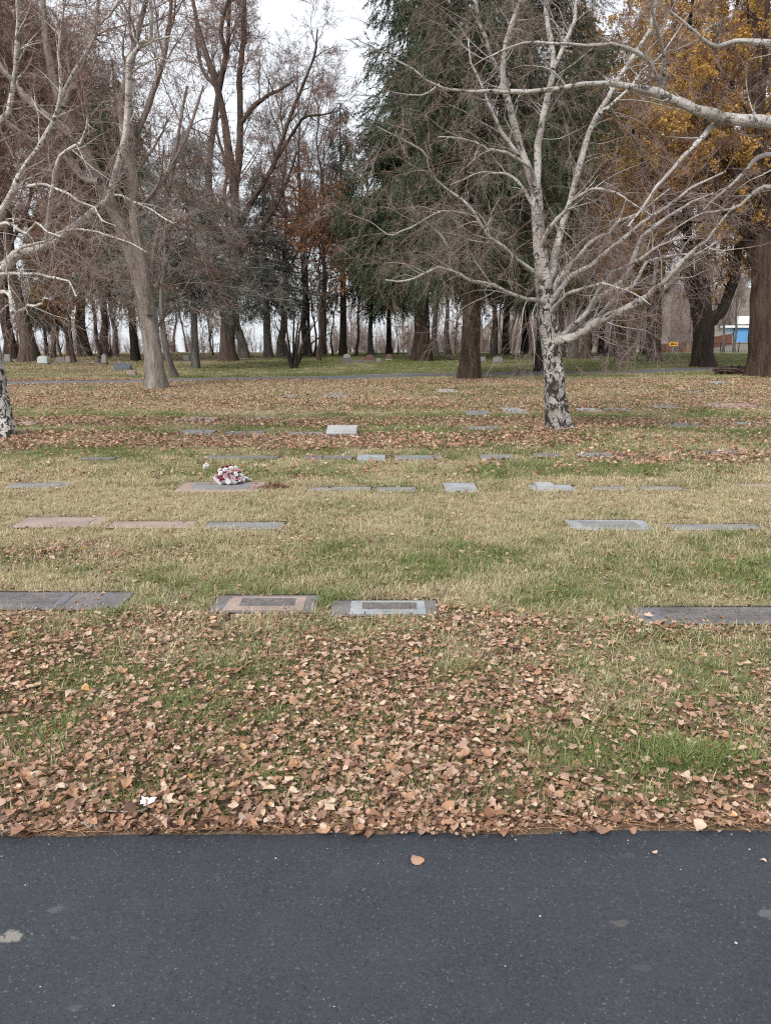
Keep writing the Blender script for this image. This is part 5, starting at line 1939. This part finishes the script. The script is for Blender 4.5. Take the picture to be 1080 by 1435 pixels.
    # dark clump of leaves beside the long marker
    x = rng.normal(size=260) * .085
    y = rng.normal(size=260) * .035
    cl_ = gnd(386, 685)
    c = np.stack([cl_[0] + x, cl_[1] + y, cl_[2] + .02 + .05 * rng.random(260) * np.exp(-(x / .12) ** 2)], -1)
    b = Acc()
    b.diamonds(c, rng.normal(size=(260, 3)), rng.normal(size=(260, 3)), .03, .02, rng, tint=.1 + rng.random(260) * .5)
    tag(b.build('leaf_clump', M['litter'], None, False), 'dark clump of wet leaves at the right end of the long marker', 'leaf clump', kind='stuff')
    # needles and stalks along the road edge and through the litter
    n = 2000
    x = rng.uniform(-4.2, 4.2, n)
    off = np.abs(rng.normal(size=n)) * .035 - .014
    y = road_edge(x) + off
    z = np.maximum(ground_z(x, y), .004) + .004 + rng.random(n) * .012
    az = rng.normal(size=n) * .7 + (rng.random(n) < .5) * np.pi
    P = np.zeros((n, 3, 3))
    L = rng.uniform(.02, .09, n)
    d = np.stack([np.cos(az), np.sin(az), rng.normal(size=n) * .12], -1)
    ctr = np.stack([x, y, z], -1)
    P[:, 0], P[:, 1], P[:, 2] = ctr - d * L[:, None] / 2, ctr + rng.normal(size=(n, 3)) * .004, ctr + d * L[:, None] / 2
    P[:, :, 2] = np.maximum(P[:, :, 2], .006)
    b = Acc()
    b.tube(P, np.tile((.0011, .0014, .0008), (n, 1)), 3, rng)
    b.at = {'tint': [(0, np.repeat(rng.random(n), 9))]}
    tag(b.build('dry_needles', M['needle_litter'], None, False), 'dry needles and stalks along the road edge', 'needle litter', kind='stuff')


fallen_leaves()


# leaves, scraps and twigs that lie alone
def lone_leaf(px, py, size, tint, yaw, label, kind, seed, name='fallen_leaf'):
    rng = np.random.default_rng(seed)
    g = gnd(px, py)
    v, f = leaf_proto(rng, kind)
    a = Acc()
    a.add(v * size, f, 0, tint=np.clip(np.full(len(v), tint) + rng.normal(size=len(v)) * .03, 0, 1))
    o = a.build(name, M['litter'], None, False, (g[0], g[1], .007))
    o.rotation_euler = (0, 0, yaw)
    tag(o, label, 'leaf', 'single leaves on the road')


lone_leaf(583, 1208, .052, .66, 2.0, 'tan curled leaf lying alone on the road near the middle', 0, 3)
lone_leaf(917, 1198, .026, .90, .5, 'small pale leaf on the road at the right', 1, 4)
lone_leaf(1069, 1209, .022, .93, 2.3, 'tiny ochre leaf on the road at the right edge', 1, 8)


def scrap():
    rng = np.random.default_rng(6)
    g = gnd(208, 1137)
    a = Acc()
    n = 5
    xs, ys = np.meshgrid(np.linspace(-.5, .5, n), np.linspace(-.5, .5, n))
    x = xs + rng.normal(size=xs.shape) * .07
    y = ys + rng.normal(size=xs.shape) * .07 + .25 * xs
    z = .16 * rng.random(xs.shape) + .2 * np.abs(xs)
    v = np.stack([x * .05, y * .042, z * .06], -1).reshape(-1, 3)
    i = (np.arange(n - 1)[:, None] * n + np.arange(n - 1)[None]).ravel()
    a.add(v, np.stack([i, i + 1, i + n + 1, i + n], -1))
    tag(a.build('paper_scrap', plain_mat('white_scrap', (.78, .79, .82), .6, .05), None, False, (g[0], g[1], g[2] + .035)), 'crumpled white scrap of paper among the leaves near the road', 'litter')


scrap()


def lone_twig(pts, r, label, seed):
    rng = np.random.default_rng(seed)
    w = [gnd(*p) for p in pts]
    o = w[0]
    P = catmull([(*(q - o), 0) for q in w], 10)[:, :3]
    P[:, 2] += .035
    P += rng.normal(size=P.shape) * .002
    a = Acc()
    a.tube(P[None], np.linspace(r, r * .4, 10)[None], 6, rng)
    tag(a.build('twig', M['silver'], None, True, tuple(o)), label, 'twig', 'fallen twigs near the road')


lone_twig([(142, 1148), (165, 1150), (200, 1148), (222, 1140)], .0035, 'grey twig lying in the leaves below the white scrap', 1)
lone_twig([(338, 1115), (352, 1135), (380, 1152)], .0028, 'thin pale twig slanting to the road edge left of centre', 2)
lone_twig([(718, 962), (735, 964), (752, 965)], .004, 'short dark twig in the grass right of centre', 3)
lone_twig([(0, 1182), (12, 1176), (28, 1170)], .003, 'pale twig poking onto the road at the left edge', 4)
lone_twig([(234, 833), (241, 840), (243, 850)], .004, 'pale curved stalk standing between the two left near markers', 5)
lone_twig([(115, 1165), (128, 1172), (140, 1165)], .003, 'tan stalk hanging over the road edge', 6)


# ------------------------------------------------------------------ grit on the road
def grit():
    rng = np.random.default_rng(15)
    n = 420
    x = rng.uniform(-1.9, 1.9, n)
    y = np.where(rng.random(n) < .55, road_edge(x) - .02 - np.abs(rng.normal(size=n)) * .12, rng.uniform(1.1, 2.28, n))
    s = np.clip(rng.lognormal(math.log(.0017), .5, n), .0008, .0055)
    base = np.array([(1, 0, 0), (-1, 0, 0), (0, 1, 0), (0, -1, 0), (0, 0, 1), (0, 0, -1)], float)
    f = np.array([(0, 2, 4), (2, 1, 4), (1, 3, 4), (3, 0, 4), (2, 0, 5), (1, 2, 5), (3, 1, 5), (0, 3, 5)])
    V = base[None] * s[:, None, None] * (1 + .35 * rng.normal(size=(n, 6, 1))) * np.array((1, 1, .7)) + np.stack([x, y, .004 + s * .6], -1)[:, None]
    F = (f[None] + (np.arange(n) * 6)[:, None, None]).reshape(-1, 3)
    a = Acc()
    a.add(V.reshape(-1, 3), F, 0, tint=np.repeat(rng.random(n), 6))
    tag(a.build('grit', tint_mat('grit', [(0, (.08, .075, .07)), (.6, (.17, .16, .15)), (1, (.5, .48, .46))]), None, False), 'loose pale grit on the road', 'grit', kind='stuff')


grit()


# ------------------------------------------------------------------ grass
def grass_mat():
    m, nt, b = new_mat('grass_blades')
    t = attr(nt, 'tint').outputs['Fac']
    g = attr(nt, 'green', True).outputs['Fac']
    rnd = nt.nodes.new('ShaderNodeObjectInfo').outputs['Random']
    green = ramp(nt, t, [(0, (.085, .115, .035)), (.5, (.17, .215, .072)), (1, (.29, .32, .13))]).outputs[0]
    straw = ramp(nt, t, [(0, (.30, .235, .14)), (.5, (.49, .42, .265)), (1, (.64, .57, .39))]).outputs[0]
    # green: share of living blades; each blade is either alive or straw
    s = nt.nodes.new('ShaderNodeMath')
    s.operation = 'SUBTRACT'
    nt.links.new(g, s.inputs[0])
    nt.links.new(attr(nt, 'life').outputs['Fac'], s.inputs[1])
    f = mapr(nt, s.outputs[0], -.12, .12)
    c = mixc(nt, f, straw, green)
    nt.links.new(c, b.inputs['Base Color'])
    tr = nt.nodes.new('ShaderNodeBsdfTranslucent')
    nt.links.new(c, tr.inputs['Color'])
    mx = nt.nodes.new('ShaderNodeMixShader')
    mx.inputs[0].default_value = .25
    nt.links.new(b.outputs[0], mx.inputs[1])
    nt.links.new(tr.outputs[0], mx.inputs[2])
    out = [n for n in nt.nodes if n.type == 'OUTPUT_MATERIAL'][0]
    nt.links.new(mx.outputs[0], out.inputs['Surface'])
    return m


GRASS = grass_mat()


def tuft_mesh(seed, n, rad, h, w):
    rng = np.random.default_rng(seed)
    a_ = rng.random(n) * 6.28
    r = rad * np.sqrt(rng.random(n))
    p = np.stack([np.cos(a_) * r, np.sin(a_) * r, np.full(n, -.006)], -1)
    az = rng.random(n) * 6.28
    lean = np.abs(rng.normal(size=n)) * .55 + .15
    L = h * (.5 + .8 * rng.random(n))
    d = np.stack([np.cos(az) * np.sin(lean), np.sin(az) * np.sin(lean), np.cos(lean)], -1)
    mid = p + d * L[:, None] * .55
    d2 = nrm(d + np.stack([np.cos(az), np.sin(az), az * 0 - .7], -1) * .5)
    tip = mid + d2 * L[:, None] * .5
    sd_ = np.stack([-np.sin(az), np.cos(az), az * 0], -1) * (w * (.7 + .6 * rng.random(n)))[:, None] / 2
    v = np.stack([p - sd_, p + sd_, mid - sd_ * .8, mid + sd_ * .8, tip], 1)
    i = np.arange(n)[:, None] * 5
    a = Acc()
    a.add(v.reshape(-1, 3), np.concatenate([i + np.array([[0, 1, 3]]), i + np.array([[0, 3, 2]]), i + np.array([[2, 3, 4]])]), 0,
          tint=np.repeat(rng.random(n), 5), life=np.repeat(rng.random(n), 5))
    return a.mesh('grass_tuft', GRASS, False)


def tufts(key, specs):
    return sow_group(key, [bpy.data.objects.new('grass_tuft', tuft_mesh(*sp)) for sp in specs]), len(specs)


def sow(name, x, y, st, label, seed, smin=.7, smax=1.3, boost=0.0):
    rng = np.random.default_rng(seed)
    n = len(x)
    lush = .8 + .5 * fbm(x * 1.3, y * 1.3, 55)
    up = np.stack([rng.normal(size=n) * .08, rng.normal(size=n) * .08, np.ones(n)], -1)
    me = point_mesh(name, rng, np.stack([x, y, ground_z(x, y)], -1), up, rng.uniform(smin, smax, n) * lush, st[1], green=greenness(x, y) + boost + rng.normal(size=n) * .10)
    o = add_part(name, (me, st[0]), None)
    return tag(o, label, 'grass', kind='stuff')


def grass():
    rng = np.random.default_rng(202)
    c1 = tufts('near_tufts', [(k, 24, .045, .05, .0028) for k in range(6)])
    c2 = tufts('mid_patches', [(20 + k, 110, .16, .045, .005) for k in range(6)])
    c3 = tufts('far_patches', [(40 + k, 160, .34, .034, .010) for k in range(5)])
    thin = lambda x, y: np.clip(1.1 - .34 * leaf_density(x, y), .3, 1) * (.45 + .9 * fbm(x * 3, y * 3, 77))
    x, y = scatter(rng, 2.3, 8.3, 560, thin)
    k = clear_of_markers(x, y, .004) & (y > road_edge(x) + .05)
    sow('grass', x[k], y[k], c1, 'short half dry grass of the lawn near the road', 1)
    x, y = scatter(rng, 8.1, 30, 52, thin, 3)
    k = clear_of_markers(x, y, .065) & clear_of_path(x, y, .05)
    sow('grass', x[k], y[k], c2, 'patchy grass between the rows of graves', 2)
    x, y = scatter(rng, 29, 66, 9, lambda x, y: np.full(len(x), .9), 3)
    k = clear_of_path(x, y, .15)
    sow('grass', x[k], y[k], c3, 'green grass beyond the path', 3)
    # longer lush tufts by the road at the right
    n = 210
    p = gnd(975, 1070)
    x, y = p[0] + rng.normal(size=n) * .10, p[1] + rng.normal(size=n) * .05
    sow('grass', x, y, c1, 'lush green grass tuft among the leaves at the right', 4, 1.0, 1.6, .5)


grass()
